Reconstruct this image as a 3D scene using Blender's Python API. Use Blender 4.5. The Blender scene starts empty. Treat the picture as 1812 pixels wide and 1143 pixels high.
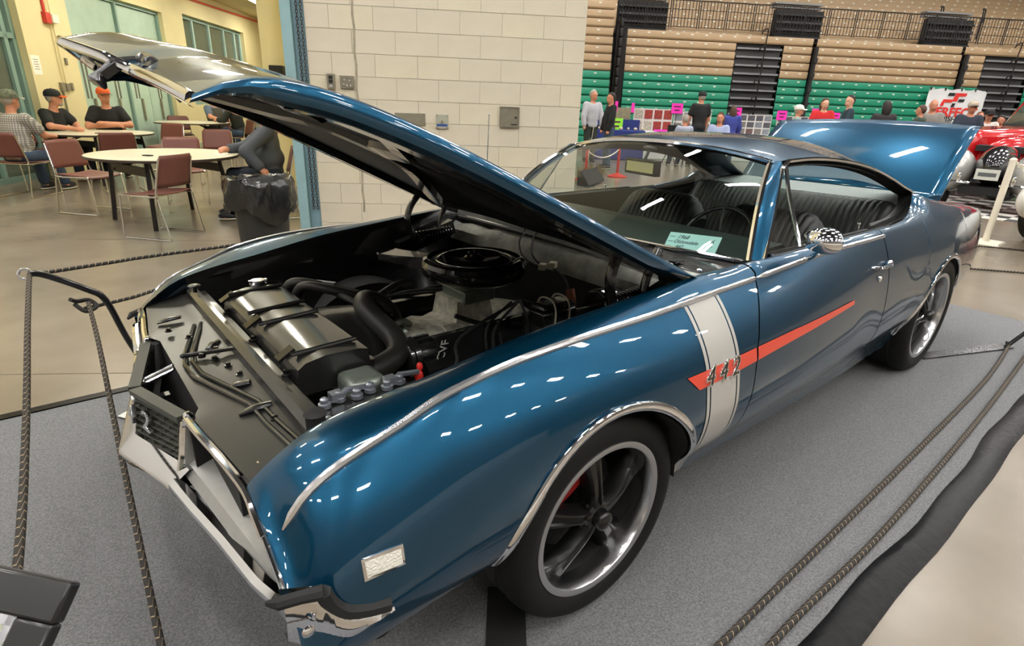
import bpy, math, random
import numpy as np
from mathutils import Matrix, Vector, Quaternion

random.seed(7)
scene = bpy.context.scene
col = bpy.context.collection
PI = math.pi
R = math.radians

# ---------------------------------------------------------------- camera
YAW, PITCH, ROLL = 0.8797, 0.3717, 0.0390
cam_d = bpy.data.cameras.new('camera')
cam = bpy.data.objects.new('camera', cam_d)
col.objects.link(cam)
_f = Vector((math.cos(YAW) * math.cos(PITCH), math.sin(YAW) * math.cos(PITCH), -math.sin(PITCH)))
_r = Vector((math.sin(YAW), -math.cos(YAW), 0))
_u = _r.cross(_f)
_r2 = _r * math.cos(ROLL) + _u * math.sin(ROLL)
_u2 = _u * math.cos(ROLL) - _r * math.sin(ROLL)
_m = Matrix((( _r2.x, _u2.x, -_f.x), (_r2.y, _u2.y, -_f.y), (_r2.z, _u2.z, -_f.z))).to_4x4()
_m.translation = Vector((-1.0543, -1.7246, 1.4412))
cam.matrix_world = _m
cam_d.sensor_width = 36.0
cam_d.lens = 1006.82 * 36.0 / 1812.0
cam_d.clip_start = 0.05
cam_d.clip_end = 200
scene.camera = cam

# ---------------------------------------------------------------- view + world
scene.view_settings.view_transform = 'Standard'
scene.view_settings.look = 'None'
scene.view_settings.gamma = 1.0
scene.view_settings.exposure = 0.72
scene.view_settings.use_curve_mapping = False
scene.cycles.max_bounces = 8
scene.cycles.transparent_max_bounces = 12
scene.cycles.sample_clamp_indirect = 6.0
scene.cycles.caustics_reflective = False
scene.cycles.caustics_refractive = False
world = bpy.data.worlds.new('world')
scene.world = world
world.use_nodes = True
world.node_tree.nodes['Background'].inputs[0].default_value = (0.95, 0.96, 1.0, 1)
world.node_tree.nodes['Background'].inputs[1].default_value = 0.22

# room axes: u runs along the block wall and the bleachers, v away from the camera
HEAD = R(-33)
E1 = Vector((math.cos(HEAD), math.sin(HEAD), 0))
E2 = Vector((-math.sin(HEAD), math.cos(HEAD), 0))
def room(u, v, z=0.0):
    return E1 * u + E2 * v + Vector((0, 0, z))
ROOM = Matrix(((E1.x, E2.x, 0, 0), (E1.y, E2.y, 0, 0), (0, 0, 1, 0), (0, 0, 0, 1)))

# ---------------------------------------------------------------- materials
def lin(h):
    if not isinstance(h, str):
        return tuple(h)
    h = h.lstrip('#')
    o = []
    for i in (0, 2, 4):
        c = int(h[i:i + 2], 16) / 255
        o.append(c / 12.92 if c <= 0.04045 else ((c + 0.055) / 1.055) ** 2.4)
    return tuple(o)

MATS = {}
def mat(name, color, rough=0.5, metal=0.0, coat=0.0, vary=0.0, vscale=8.0, bump=0.0, bscale=40.0, spec=0.5,
        trans=0.0, emit=None, alpha=1.0, color2=None, ior=1.45, detail=4.0, sheen=0.0, coat_rough=0.03, stretch=None):
    """one procedural principled material; vary mixes in a second tone with noise, bump adds fine relief"""
    if name in MATS:
        return MATS[name]
    m = bpy.data.materials.new(name)
    m.use_nodes = True
    nt = m.node_tree
    b = nt.nodes['Principled BSDF']
    c = lin(color)
    b.inputs['Base Color'].default_value = (*c, 1)
    b.inputs['Roughness'].default_value = rough
    b.inputs['Metallic'].default_value = metal
    b.inputs['Coat Weight'].default_value = coat
    b.inputs['Coat Roughness'].default_value = coat_rough
    b.inputs['Specular IOR Level'].default_value = spec
    b.inputs['Transmission Weight'].default_value = trans
    b.inputs['IOR'].default_value = ior
    b.inputs['Alpha'].default_value = alpha
    b.inputs['Sheen Weight'].default_value = sheen
    if emit:
        b.inputs['Emission Color'].default_value = (*lin(emit[0]), 1)
        b.inputs['Emission Strength'].default_value = emit[1]
    tc = None
    if vary or bump:
        tc = nt.nodes.new('ShaderNodeTexCoord')
        src = tc.outputs['Object']
        if stretch:
            mp = nt.nodes.new('ShaderNodeMapping')
            mp.inputs['Scale'].default_value = stretch
            nt.links.new(src, mp.inputs['Vector'])
            src = mp.outputs['Vector']
    if vary:
        n = nt.nodes.new('ShaderNodeTexNoise')
        n.inputs['Scale'].default_value = vscale
        n.inputs['Detail'].default_value = detail
        nt.links.new(src, n.inputs['Vector'])
        mx = nt.nodes.new('ShaderNodeMix')
        mx.data_type = 'RGBA'
        c2 = lin(color2) if color2 else tuple(x * (1 - vary) for x in c)
        c1 = c if color2 else tuple(min(1, x * (1 + vary)) for x in c)
        mx.inputs['A'].default_value = (*c2, 1)
        mx.inputs['B'].default_value = (*c1, 1)
        rp = nt.nodes.new('ShaderNodeMapRange')
        rp.inputs['From Min'].default_value = 0.3
        rp.inputs['From Max'].default_value = 0.7
        nt.links.new(n.outputs['Fac'], rp.inputs['Value'])
        nt.links.new(rp.outputs['Result'], mx.inputs['Factor'])
        nt.links.new(mx.outputs['Result'], b.inputs['Base Color'])
    if bump:
        n2 = nt.nodes.new('ShaderNodeTexNoise')
        n2.inputs['Scale'].default_value = bscale
        n2.inputs['Detail'].default_value = 3
        nt.links.new(src, n2.inputs['Vector'])
        bp = nt.nodes.new('ShaderNodeBump')
        bp.inputs['Strength'].default_value = bump
        bp.inputs['Distance'].default_value = 0.01
        nt.links.new(n2.outputs['Fac'], bp.inputs['Height'])
        nt.links.new(bp.outputs['Normal'], b.inputs['Normal'])
    MATS[name] = m
    return m

# ---------------------------------------------------------------- mesh helpers
class MB:
    def __init__(s):
        s.v = []; s.f = []
    def add(s, vs, fs, M=None):
        o = len(s.v)
        for p in vs:
            p = Vector(p)
            s.v.append(tuple(M @ p) if M is not None else tuple(p))
        s.f += [tuple(i + o for i in f) for f in fs]
        return s
    def grid(s, rows, closed=False, M=None, flip=False, cap=False):
        n = len(rows[0]); vs = [p for r in rows for p in r]; fs = []
        for i in range(len(rows) - 1):
            for j in range(n if closed else n - 1):
                k = (j + 1) % n
                q = (i * n + j, i * n + k, (i + 1) * n + k, (i + 1) * n + j)
                fs.append(q[::-1] if flip else q)
        if cap:
            fs.append(tuple(range(n - 1, -1, -1)) if not flip else tuple(range(n)))
            a = (len(rows) - 1) * n
            fs.append(tuple(range(a, a + n)) if not flip else tuple(range(a + n - 1, a - 1, -1)))
        return s.add(vs, fs, M)
    def box(s, c, d, M=None, rz=0.0, rot=None, taper=1.0):
        x, y, z = (k / 2 for k in d)
        vs = [(-x, -y, -z), (x, -y, -z), (x, y, -z), (-x, y, -z), (-x * taper, -y * taper, z), (x * taper, -y * taper, z), (x * taper, y * taper, z), (-x * taper, y * taper, z)]
        T = Matrix.Translation(Vector(c))
        if rot is not None: T = T @ rot.to_4x4()
        if rz: T = T @ Matrix.Rotation(rz, 4, 'Z')
        if M is not None: T = M @ T
        return s.add(vs, [(3, 2, 1, 0), (4, 5, 6, 7), (0, 1, 5, 4), (1, 2, 6, 5), (2, 3, 7, 6), (3, 0, 4, 7)], T)
    def bar(s, a, b, w, h, M=None, up=(0, 0, 1)):
        """square bar from a to b"""
        a = Vector(a); b = Vector(b); d = b - a; L = d.length; d.normalize()
        upv = Vector(up)
        x = d.cross(upv)
        if x.length < 1e-4: x = d.cross(Vector((1, 0, 0)))
        x.normalize(); y = x.cross(d)
        T = Matrix(((x.x, d.x, y.x, 0), (x.y, d.y, y.y, 0), (x.z, d.z, y.z, 0), (0, 0, 0, 1)))
        T.translation = (a + b) / 2
        return s.box((0, 0, 0), (w, L, h), (M @ T) if M is not None else T)
    def tube(s, path, r, n=8, closed=False, M=None, cap=True, flat=1.0):
        P = [Vector(p) for p in path]; m = len(P)
        rs = r if isinstance(r, (list, tuple)) else [r] * m
        rows = []; ref = None
        for i in range(m):
            if closed: t = P[(i + 1) % m] - P[(i - 1) % m]
            else: t = P[min(i + 1, m - 1)] - P[max(i - 1, 0)]
            if t.length < 1e-9: t = Vector((0, 0, 1))
            t.normalize()
            if ref is None:
                ref = Vector((0, 0, 1)) if abs(t.z) < 0.9 else Vector((1, 0, 0))
            x = ref - t * ref.dot(t)
            if x.length < 1e-6: x = t.orthogonal()
            x.normalize(); ref = x; y = t.cross(x)
            rows.append([P[i] + (x * math.cos(2 * PI * k / n) * flat + y * math.sin(2 * PI * k / n)) * rs[i] for k in range(n)])
        if closed: rows.append(rows[0])
        return s.grid(rows, closed=True, M=M, cap=cap and not closed)
    def lathe(s, prof, n=32, M=None, cap=False):
        rows = [[(r * math.cos(2 * PI * k / n), r * math.sin(2 * PI * k / n), h) for k in range(n)] for r, h in prof]
        return s.grid(rows, closed=True, M=M, cap=cap)
    def prism(s, poly, h, M=None):
        """poly in xy (counter clockwise), extruded 0..h in z"""
        n = len(poly)
        vs = [(x, y, 0) for x, y in poly] + [(x, y, h) for x, y in poly]
        fs = [tuple(range(n - 1, -1, -1)), tuple(range(n, 2 * n))] + [(i, (i + 1) % n, n + (i + 1) % n, n + i) for i in range(n)]
        return s.add(vs, fs, M)
    def ell(s, c, r, n=16, m=10, M=None, rot=None):
        rows = []
        for i in range(m + 1):
            a = -PI / 2 + PI * i / m
            ca = max(math.cos(a), 1e-3)
            rows.append([(r[0] * ca * math.cos(2 * PI * k / n), r[1] * ca * math.sin(2 * PI * k / n), r[2] * math.sin(a)) for k in range(n)])
        T = Matrix.Translation(Vector(c))
        if rot is not None: T = T @ rot.to_4x4()
        return s.grid(rows, closed=True, M=(M @ T) if M is not None else T, cap=True)
    def torus(s, Rr, r, n=40, k=10, M=None):
        rows = [[((Rr + r * math.cos(2 * PI * j / k)) * math.cos(2 * PI * i / n), (Rr + r * math.cos(2 * PI * j / k)) * math.sin(2 * PI * i / n), r * math.sin(2 * PI * j / k)) for j in range(k)] for i in range(n + 1)]
        return s.grid(rows, closed=True, M=M)
    def mesh(s, name, smooth=40):
        me = bpy.data.meshes.new(name)
        me.from_pydata(s.v, [], s.f)
        me.validate()
        if smooth:
            me.shade_smooth()
            me.set_sharp_from_angle(angle=R(smooth))
        return me

def link(o, parent=None, M=None):
    col.objects.link(o)
    if parent is not None: o.parent = parent
    if M is not None: o.matrix_basis = M
    return o
def obj(name, mb, material, parent=None, M=None, smooth=40, bevel=0.0, solid=0.0, sub=0):
    me = mb if isinstance(mb, bpy.types.Mesh) else mb.mesh(name, smooth)
    if material is not None and not me.materials: me.materials.append(material)
    o = link(bpy.data.objects.new(name, me), parent, M)
    if sub:
        k = o.modifiers.new('sub', 'SUBSURF'); k.levels = sub; k.render_levels = sub
    if solid:
        k = o.modifiers.new('solid', 'SOLIDIFY'); k.thickness = solid; k.offset = 0
    if bevel:
        k = o.modifiers.new('bevel', 'BEVEL'); k.width = bevel; k.segments = 2; k.limit_method = 'ANGLE'
    return o
def tag(o, label, cat, group=None, kind=None):
    if label: o['label'] = label
    if cat: o['category'] = cat
    if group: o['group'] = group
    if kind: o['kind'] = kind
    return o
def struct(o, label=None):
    o['kind'] = 'structure'
    if label: o['label'] = label
    return o
def thing(name, label, cat, loc=(0, 0, 0), rz=0.0, group=None, parent=None):
    o = link(bpy.data.objects.new(name, None), parent)
    o.location = loc; o.rotation_euler = (0, 0, rz)
    o.empty_display_size = 0.1
    return tag(o, label, cat, group)
def copy_tree(o, parent=None):
    c = o.copy(); col.objects.link(c); c.parent = parent
    for ch in o.children: copy_tree(ch, c)
    return c
def text(name, body, size, material, parent=None, M=None, extrude=0.001, shear=0.0, bevel=0.0, align='CENTER', space=1.0, offset=0.0):
    cu = bpy.data.curves.new(name, 'FONT')
    cu.body = body; cu.size = size; cu.extrude = extrude; cu.shear = shear; cu.bevel_depth = bevel; cu.offset = offset
    cu.align_x = align; cu.align_y = 'CENTER'; cu.resolution_u = 4; cu.space_character = space
    tmp = bpy.data.objects.new(name, cu); col.objects.link(tmp)
    dg = bpy.context.evaluated_depsgraph_get()
    me = bpy.data.meshes.new_from_object(tmp.evaluated_get(dg))
    bpy.data.objects.remove(tmp)
    me.name = name; me.materials.clear(); me.materials.append(material)
    return link(bpy.data.objects.new(name, me), parent, M)
def basis(o, x, y, z=None):
    x = Vector(x).normalized(); y = Vector(y).normalized()
    z = Vector(z).normalized() if z is not None else x.cross(y).normalized()
    M = Matrix(((x.x, y.x, z.x, 0), (x.y, y.y, z.y, 0), (x.z, y.z, z.z, 0), (0, 0, 0, 1)))
    M.translation = Vector(o)
    return M
def cr(points, n=6, closed=False):
    """Catmull-Rom through points"""
    P = [Vector(p) for p in points]; m = len(P); out = []
    for i in range(m if closed else m - 1):
        g = (lambda k: P[k % m]) if closed else (lambda k: P[min(max(k, 0), m - 1)])
        a, b, c, d = g(i - 1), g(i), g(i + 1), g(i + 2)
        for k in range(n):
            t = k / n
            out.append(0.5 * ((2 * b) + (c - a) * t + (2 * a - 5 * b + 4 * c - d) * t * t + (3 * b - a - 3 * c + d) * t ** 3))
    if not closed: out.append(P[-1])
    return out
def pchip(xs, ys):
    xs = np.array(xs, float); ys = np.array(ys, float)
    h = np.diff(xs); d = np.diff(ys) / h; m = np.zeros(len(xs))
    for i in range(1, len(xs) - 1):
        if d[i - 1] * d[i] > 0:
            w1 = 2 * h[i] + h[i - 1]; w2 = h[i] + 2 * h[i - 1]
            m[i] = (w1 + w2) / (w1 / d[i - 1] + w2 / d[i])
    m[0] = d[0]; m[-1] = d[-1]
    def f(x):
        x = min(max(x, xs[0]), xs[-1])
        i = int(min(max(np.searchsorted(xs, x) - 1, 0), len(h) - 1))
        t = (x - xs[i]) / h[i]
        return float((1 + 2 * t) * (1 - t) ** 2 * ys[i] + t * (1 - t) ** 2 * h[i] * m[i] + t * t * (3 - 2 * t) * ys[i + 1] + t * t * (t - 1) * h[i] * m[i + 1])
    return f
# ---------------------------------------------------------------- arena ceiling fixtures and the lamps of the seating area
M_tube = mat('lamp_tube', '#ffffff', emit=((1.0, 0.97, 0.93), 125.0))
M_lamp_body = mat('lamp_body', '#c8c8c4', rough=0.5)
M_ceiling_dark = mat('ceiling_dark', '#3a3c40', rough=0.9, vary=0.2, vscale=2)
CEIL_Z = 10.0
_lf = MB(); _lf.box((0, 0, 0.06), (1.5, 0.34, 0.10)); _lfm = None
_lt = MB()
for _k in (-1, 1):
    _lt.box((0, 0.075 * _k, 0.0), (1.35, 0.085, 0.02))
_lfm = _lf.mesh('lamp_housing'); _lfm.materials.append(M_lamp_body)
_ltm = _lt.mesh('lamp_tubes'); _ltm.materials.append(M_tube)
_n = 0
for _iu in range(-3, 6):
    for _iv in range(-2, 5):
        u = _iu * 4.6 + 1.9; v = _iv * 4.2 - 1.0
        t = thing('ceiling_light', 'fluorescent high bay fixture under the dark arena ceiling', 'light', room(u, v, CEIL_Z - 0.2), HEAD, 'arena ceiling lights')
        obj('housing', _lfm, None, t)
        obj('lamp_tube', _ltm, None, t)
# ---------------------------------------------------------------- the car: feature lines (x rearward from the front axle, y to the car's right, z up)
in_y = pchip([-.86, .5], [.665, .742])
in_z = pchip([-.860, -.853, -.817, -.774, -.738, -.657, -.411, -.131, .12, .29, .48, .75], [.690, .700, .730, .758, .778, .802, .842, .886, .909, .924, .938, .945])
cr_y = pchip([-.86, -.7, -.3, .5, 1.2, 1.83, 2.3, 2.8, 3.3, 3.75, 4.0], [.788, .805, .820, .825, .826, .822, .806, .795, .768, .725, .690])
cr_z = pchip([-.865, -.845, -.828, -.805, -.779, -.74, -.714, -.593, -.466, -.244, -.06, .15, .486, .75, 1.07, 1.34, 1.8, 2.3, 2.8, 3.3, 3.75, 4.0],
             [.636, .646, .662, .695, .725, .752, .765, .808, .852, .882, .889, .892, .905, .914, .929, .936, .934, .935, .93, .905, .87, .84])
bulge = pchip([-.86, -.75, -.5, -.2, .4, .9, 1.4, 1.83, 2.3, 2.75, 3.2, 3.7, 4.0], [1.15, 1.05, .98, .95, 1.0, .95, .78, .60, .62, .68, .60, .45, .35])
prof = pchip([0, .04, .075, .16, .24, .34, .47, .58, .635, .70, .80, .90, 1.0], [0, .026, .045, .083, .107, .122, .132, .122, .108, .080, .02, -.02, -.045])
Z_LOW = 0.21
def side_pt(X, s):
    zc = cr_z(X); o = prof(s)
    return (X, -(cr_y(X) + (bulge(X) * o if o > 0 else o)), zc - s * (zc - Z_LOW))
def side_y(X, z):
    zc = cr_z(X); s = min(max((zc - z) / (zc - Z_LOW), 0), 1)
    return side_pt(X, s)[1]
ARCH_F = (-0.03, 0.335, 0.372)
ARCH_R = (2.80, 0.345, 0.372)
def z_bottom(X, rocker=0.23):
    z = rocker if X > ARCH_F[0] - .345 else .415
    for cx, cz, r in (ARCH_F, ARCH_R):
        if abs(X - cx) < r - 1e-6:
            z = max(z, cz + math.sqrt(r * r - (X - cx) ** 2))
    return z
def seam_dx(z):
    return np.interp(z, [.50, .58, .73, .80, .915, .95], [-.07, -.06, -.035, .0, .085, .10])
# ---------------------------------------------------------------- car materials
def paint_mat():
    m = mat('blue_paint', (0.0012, 0.062, 0.155), rough=0.30, metal=0.72, coat=1.0, coat_rough=0.015)
    nt = m.node_tree; b = nt.nodes['Principled BSDF']
    tc = nt.nodes.new('ShaderNodeTexCoord'); n = nt.nodes.new('ShaderNodeTexNoise')
    n.inputs['Scale'].default_value = 900; n.inputs['Detail'].default_value = 1
    nt.links.new(tc.outputs['Object'], n.inputs['Vector'])
    mx = nt.nodes.new('ShaderNodeMix'); mx.data_type = 'RGBA'
    mx.inputs['A'].default_value = (0.0003, 0.033, 0.078, 1); mx.inputs['B'].default_value = (0.0008, 0.074, 0.148, 1)
    nt.links.new(n.outputs['Fac'], mx.inputs['Factor']); nt.links.new(mx.outputs['Result'], b.inputs['Base Color'])
    return m
M_paint = paint_mat()
M_chrome = mat('chrome', (0.86, 0.86, 0.88), rough=0.06, metal=1.0)
M_trim = mat('bright_trim', (0.80, 0.80, 0.82), rough=0.18, metal=0.9)
M_chrome_dull = mat('brushed_trim', (0.72, 0.72, 0.74), rough=0.22, metal=1.0)
M_silver = mat('argent_silver', '#a9a8a4', rough=0.42, metal=0.55, vary=0.06, vscale=30)
M_black = mat('black_gloss', (0.010, 0.010, 0.010), rough=0.22, coat=0.6)
M_satin = mat('black_satin', (0.014, 0.014, 0.013), rough=0.34, coat=0.8, coat_rough=0.10)
M_matte = mat('black_matte', (0.012, 0.012, 0.012), rough=0.75)
M_grille = mat('grille_grey', '#44453f', rough=0.5)
M_rubber = mat('tire_rubber', (0.008, 0.008, 0.0075), rough=0.6, bump=0.05, bscale=90, spec=0.3)
M_alu = mat('machined_aluminium', (0.62, 0.62, 0.63), rough=0.24, metal=1.0, vary=0.05, vscale=200)
M_alu_lip = mat('satin_lip', (0.50, 0.50, 0.51), rough=0.42, metal=0.85)
M_spoke = mat('spoke_black', (0.005, 0.005, 0.005), rough=0.28, coat=0.4)
M_red = mat('caliper_red', '#8e1c1a', rough=0.4)
M_stripe_white = mat('stripe_white', '#aeaca6', rough=0.35, coat=0.8)
M_stripe_red = mat('stripe_red', '#d8442f', rough=0.35, coat=0.8)
M_vinyl = mat('black_vinyl', (0.008, 0.009, 0.0085), rough=0.50, bump=0.08, bscale=250)
M_dash = mat('dark_dash', (0.022, 0.034, 0.031), rough=0.38, bump=0.05, bscale=300)
M_headliner = mat('grey_liner', '#4d4f4e', rough=0.9)
M_shelf = mat('grey_parcel_shelf', '#8f9495', rough=0.85, vary=0.08, vscale=60)
M_engine = mat('cast_engine', '#d6d2c2', rough=0.42, metal=0.25, vary=0.35, vscale=30, bump=0.3, bscale=60)
M_hose = mat('rubber_hose', (0.022, 0.021, 0.018), rough=0.45)
M_tank = mat('radiator_tank', '#8b948a', rough=0.35, metal=0.6, vary=0.15, vscale=20)
M_lens_white = mat('marker_lens', '#d8d4c8', rough=0.25, coat=0.5, bump=0.6, bscale=220)
M_red_lens = mat('red_lens', '#8a0f10', rough=0.2, coat=1.0)
M_copper = mat('terminal_metal', '#aab0ba', rough=0.35, metal=0.8)
M_red_plastic = mat('red_plastic', '#d23028', rough=0.4)
M_cowl = mat('cowl_grey', '#93948e', rough=0.55, metal=0.3, vary=0.35, vscale=14, bump=0.2, bscale=60)
M_cream = mat('cream_plastic', '#c9c3ac', rough=0.5)

def glass_mat(name, tint, ior=1.35, rough=0.0):
    m = bpy.data.materials.new(name); m.use_nodes = True; nt = m.node_tree
    nt.nodes.clear()
    o = nt.nodes.new('ShaderNodeOutputMaterial'); mx = nt.nodes.new('ShaderNodeMixShader')
    lw = nt.nodes.new('ShaderNodeLayerWeight'); lw.inputs['Blend'].default_value = 0.5
    pw = nt.nodes.new('ShaderNodeMath'); pw.operation = 'POWER'; pw.inputs[1].default_value = 4.5
    fr = nt.nodes.new('ShaderNodeMath'); fr.operation = 'MULTIPLY_ADD'; fr.inputs[1].default_value = 0.9; fr.inputs[2].default_value = 0.04
    nt.links.new(lw.outputs['Facing'], pw.inputs[0]); nt.links.new(pw.outputs[0], fr.inputs[0])
    t = nt.nodes.new('ShaderNodeBsdfTransparent'); t.inputs['Color'].default_value = (*tint, 1)
    g = nt.nodes.new('ShaderNodeBsdfGlossy'); g.inputs['Roughness'].default_value = rough
    nt.links.new(fr.outputs[0], mx.inputs['Fac']); nt.links.new(t.outputs['BSDF'], mx.inputs[1])
    nt.links.new(g.outputs['BSDF'], mx.inputs[2]); nt.links.new(mx.outputs['Shader'], o.inputs['Surface'])
    return m
M_glass = glass_mat('windshield_glass', (0.80, 0.86, 0.82))
M_pane = glass_mat('window_glass', (0.72, 0.78, 0.74), 1.5)

# ---------------------------------------------------------------- car root; the body leans one degree on its springs
car = thing('muscle_car', 'metallic blue two-door muscle car with raised hood and open trunk on grey carpet', 'car', (0, 0, .005))
LEAN = Matrix.Translation((0, -.88, .7)) @ Matrix.Rotation(R(-1.0), 4, 'X') @ Matrix.Translation((0, .88, -.7))
def cpart(name, mb, material, parent=None, M=None, **k):
    if parent is None:
        return obj(name, mb, material, car, LEAN @ M if M is not None else LEAN, **k)
    return obj(name, mb, material, parent, M, **k)
def flipy(P): return [(p[0], -p[1], p[2]) for p in P]
def mir(mb):
    o = MB(); o.v = [(x, -y, z) for x, y, z in mb.v]; o.f = [f[::-1] for f in mb.f]; return o
def both(name, mb, material, **k):
    return cpart(name, mb, material, **k), cpart(name, mir(mb), material, **k)

# top edge of the side panels: hood gap, window sill, lower edge of the quarter window, trunk gap
top_y = pchip([-.86, .5, .74, .80, 1.83, 2.1, 2.34, 2.5, 2.6, 2.8, 3.1, 3.3, 4.0], [.665, .742, .748, .772, .780, .768, .738, .700, .668, .672, .672, .662, .63])
top_z = pchip([-.860, -.853, -.817, -.774, -.738, -.657, -.411, -.131, .12, .29, .48, .74, .80, 1.83, 2.1, 2.34, 2.5, 2.6, 2.8, 3.1, 3.3, 4.0],
              [.690, .700, .730, .758, .778, .802, .842, .886, .909, .924, .938, .945, .952, .955, .955, .972, 1.002, 1.055, 1.02, .975, .955, .865])
def panel(xs, warp=None, rocker=0.23, ntop=6, nside=26, crown=.010):
    rows = []
    for X in xs:
        row = []
        d = warp(X) if warp else 0.0
        Xt = X + d * seam_dx(.95)
        ty, tz, cy_, cz_ = top_y(Xt), top_z(Xt), cr_y(Xt), cr_z(Xt)
        for i in range(ntop):
            t = i / ntop
            row.append((Xt, -(ty + (cy_ - ty) * t), tz + (cz_ - tz) * (t ** 1.35) + crown * 4 * t * (1 - t)))
        zb = z_bottom(X, rocker)
        for i in range(nside + 1):
            zc = cr_z(X); smax = (zc - zb) / (zc - Z_LOW)
            s = smax * i / nside
            z = zc - s * (zc - Z_LOW)
            Xa = X + d * seam_dx(z)
            zc2 = cr_z(Xa)
            s2 = s if not d else min(max((zc2 - z) / (zc2 - Z_LOW), 0), 1)
            row.append(side_pt(Xa, s2))
        rows.append(row)
    mb = MB(); mb.grid(rows, flip=True)
    return mb
def arch_xs(a, b, step, arches):
    xs = list(np.arange(a, b, step)) + [b]
    for cx, cz, r in arches:
        xs = [x for x in xs if not (cx - r - .01 < x < cx + r + .01)]
        xs += [cx - r, cx - r + 1e-4] + [cx - (r - 2e-4) * math.cos(PI * k / 36) for k in range(1, 36)] + [cx + r - 1e-4, cx + r]
    return sorted(xs)
fx = [-.858, -.853, -.846, -.838, -.828, -.816, -.80, -.785, -.77] + [x for x in arch_xs(-.755, .655, .03, [ARCH_F])]
fender_mb = panel(fx, lambda X: min(max((X - .42) / .24, 0), 1))
door_mb = panel(list(np.arange(.662, 1.826, .03)) + [1.826], lambda X: min(max((1.0 - X) / .34, 0), 1))
quarter_mb = panel(arch_xs(1.834, 3.99, .035, [ARCH_R]))
fender = both('fender', fender_mb, M_paint)
door = both('door', door_mb, M_paint)
quarter = both('quarter_panel', quarter_mb, M_paint)

# chrome trim that rides on the crest and continues round the quarter window
def crest_strip(xs, w=.019, h=.006, d0=0):
    path = []
    for X in xs:
        path.append((X, -cr_y(X) - .001, cr_z(X) + .002))
    m = MB(); m.tube(path, [w * (.25 if i in (0, len(path) - 1) else 1) * .5 for i in range(len(path))], 8)
    return m
for s in (0, 1):
    f = crest_strip(list(np.arange(-.83, .735, .02)) + [.738]); d = crest_strip(list(np.arange(.748, 1.83, .04)) + [1.828])
    cpart('fender_trim', mir(f) if s else f, M_trim, parent=fender[s])
    cpart('door_trim', mir(d) if s else d, M_trim, parent=door[s])
# wheel opening mouldings and wheel wells
def arch_ring(A, ya, a0, a1):
    cx, cz, r = A; m = MB(); path = []
    for k in range(41):
        a = a0 + (a1 - a0) * k / 40
        X = cx + r * math.cos(a); Zz = cz + r * math.sin(a)
        path.append((X, side_y(X, Zz) - .002, Zz))
    n = 8; rows = []
    for i, P in enumerate(path):
        a = a0 + (a1 - a0) * i / 40; rad = Vector((math.cos(a), 0, math.sin(a)))
        rows.append([Vector(P) + rad * (.014 * math.cos(2 * PI * k / n) + .006) + Vector((0, 1, 0)) * (.007 * math.sin(2 * PI * k / n)) for k in range(n)])
    m.grid(rows, closed=True, cap=True)
    return m
for s in (0, 1):
    a = arch_ring(ARCH_F, 0, R(-8), R(168)); b = arch_ring(ARCH_R, 0, R(-4), R(184))
    cpart('arch_moulding', mir(a) if s else a, M_chrome, parent=fender[s])
    cpart('arch_moulding', mir(b) if s else b, M_chrome, parent=quarter[s])
    for A, par in ((ARCH_F, fender), (ARCH_R, quarter)):
        cx, cz, r = A; w = MB(); rows = []
        for k in range(25):
            an = R(0) + R(180) * k / 24
            rows.append([(cx + (r - .012) * math.cos(an), y, cz + (r - .012) * math.sin(an)) for y in ((side_y(cx + r * .9 * math.cos(an), max(.4, cz + r * math.sin(an))) + .006), -.50)])
        w.grid(rows)
        w.add([(cx + (r - .012) * math.cos(R(180) * k / 24), -.50, cz + (r - .012) * math.sin(R(180) * k / 24)) for k in range(25)], [tuple(range(25))])
        cpart('wheel_well', mir(w) if s else w, M_matte, parent=par[s])
# underside, so that nothing shines through below the sills
ub = MB()
ub.box((1.35, 0, .27), (1.75, 1.5, .10))
cpart('floor_pan', ub, M_matte)
ub = MB(); ub.box((3.55, 0, .40), (.75, 1.2, .12)); cpart('trunk_pan', ub, M_matte)
ub = MB(); ub.box((-.55, 0, .46), (.30, 1.2, .06)); cpart('splash_pan', ub, M_matte)

# painted stripes on the front fender and the door
def decal(xs, zlo, zhi, off=.0018, n=14):
    rows = []
    for X in xs:
        rows.append([(X, side_y(X, zhi(X) + (zlo(X) - zhi(X)) * k / n) - off, zhi(X) + (zlo(X) - zhi(X)) * k / n) for k in range(n + 1)])
    m = MB(); m.grid(rows, flip=True); return m
for s in (0, 1):
    for a, b in ((.338, .352), (.358, .492), (.498, .512)):
        st = decal(np.linspace(a, b, 5), lambda X: .235, lambda X: cr_z(X) - .006, n=30)
        cpart('white_stripe', mir(st) if s else st, M_stripe_white, parent=fender[s])
    lo = lambda X: np.interp(X, [.25, .30, .5, .85, 1.40], [.725, .680, .685, .702, .722])
    hi = lambda X: np.interp(X, [.25, .30, .5, .85, 1.40], [.727, .727, .731, .737, .740])
    r1 = decal(np.linspace(.25, .612, 30), lo, hi, off=.003, n=8); r2 = decal(np.linspace(.622, 1.40, 40), lo, hi, off=.003, n=8)
    cpart('red_stripe', mir(r1) if s else r1, M_stripe_red, parent=fender[s])
    cpart('red_stripe', mir(r2) if s else r2, M_stripe_red, parent=door[s])
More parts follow.
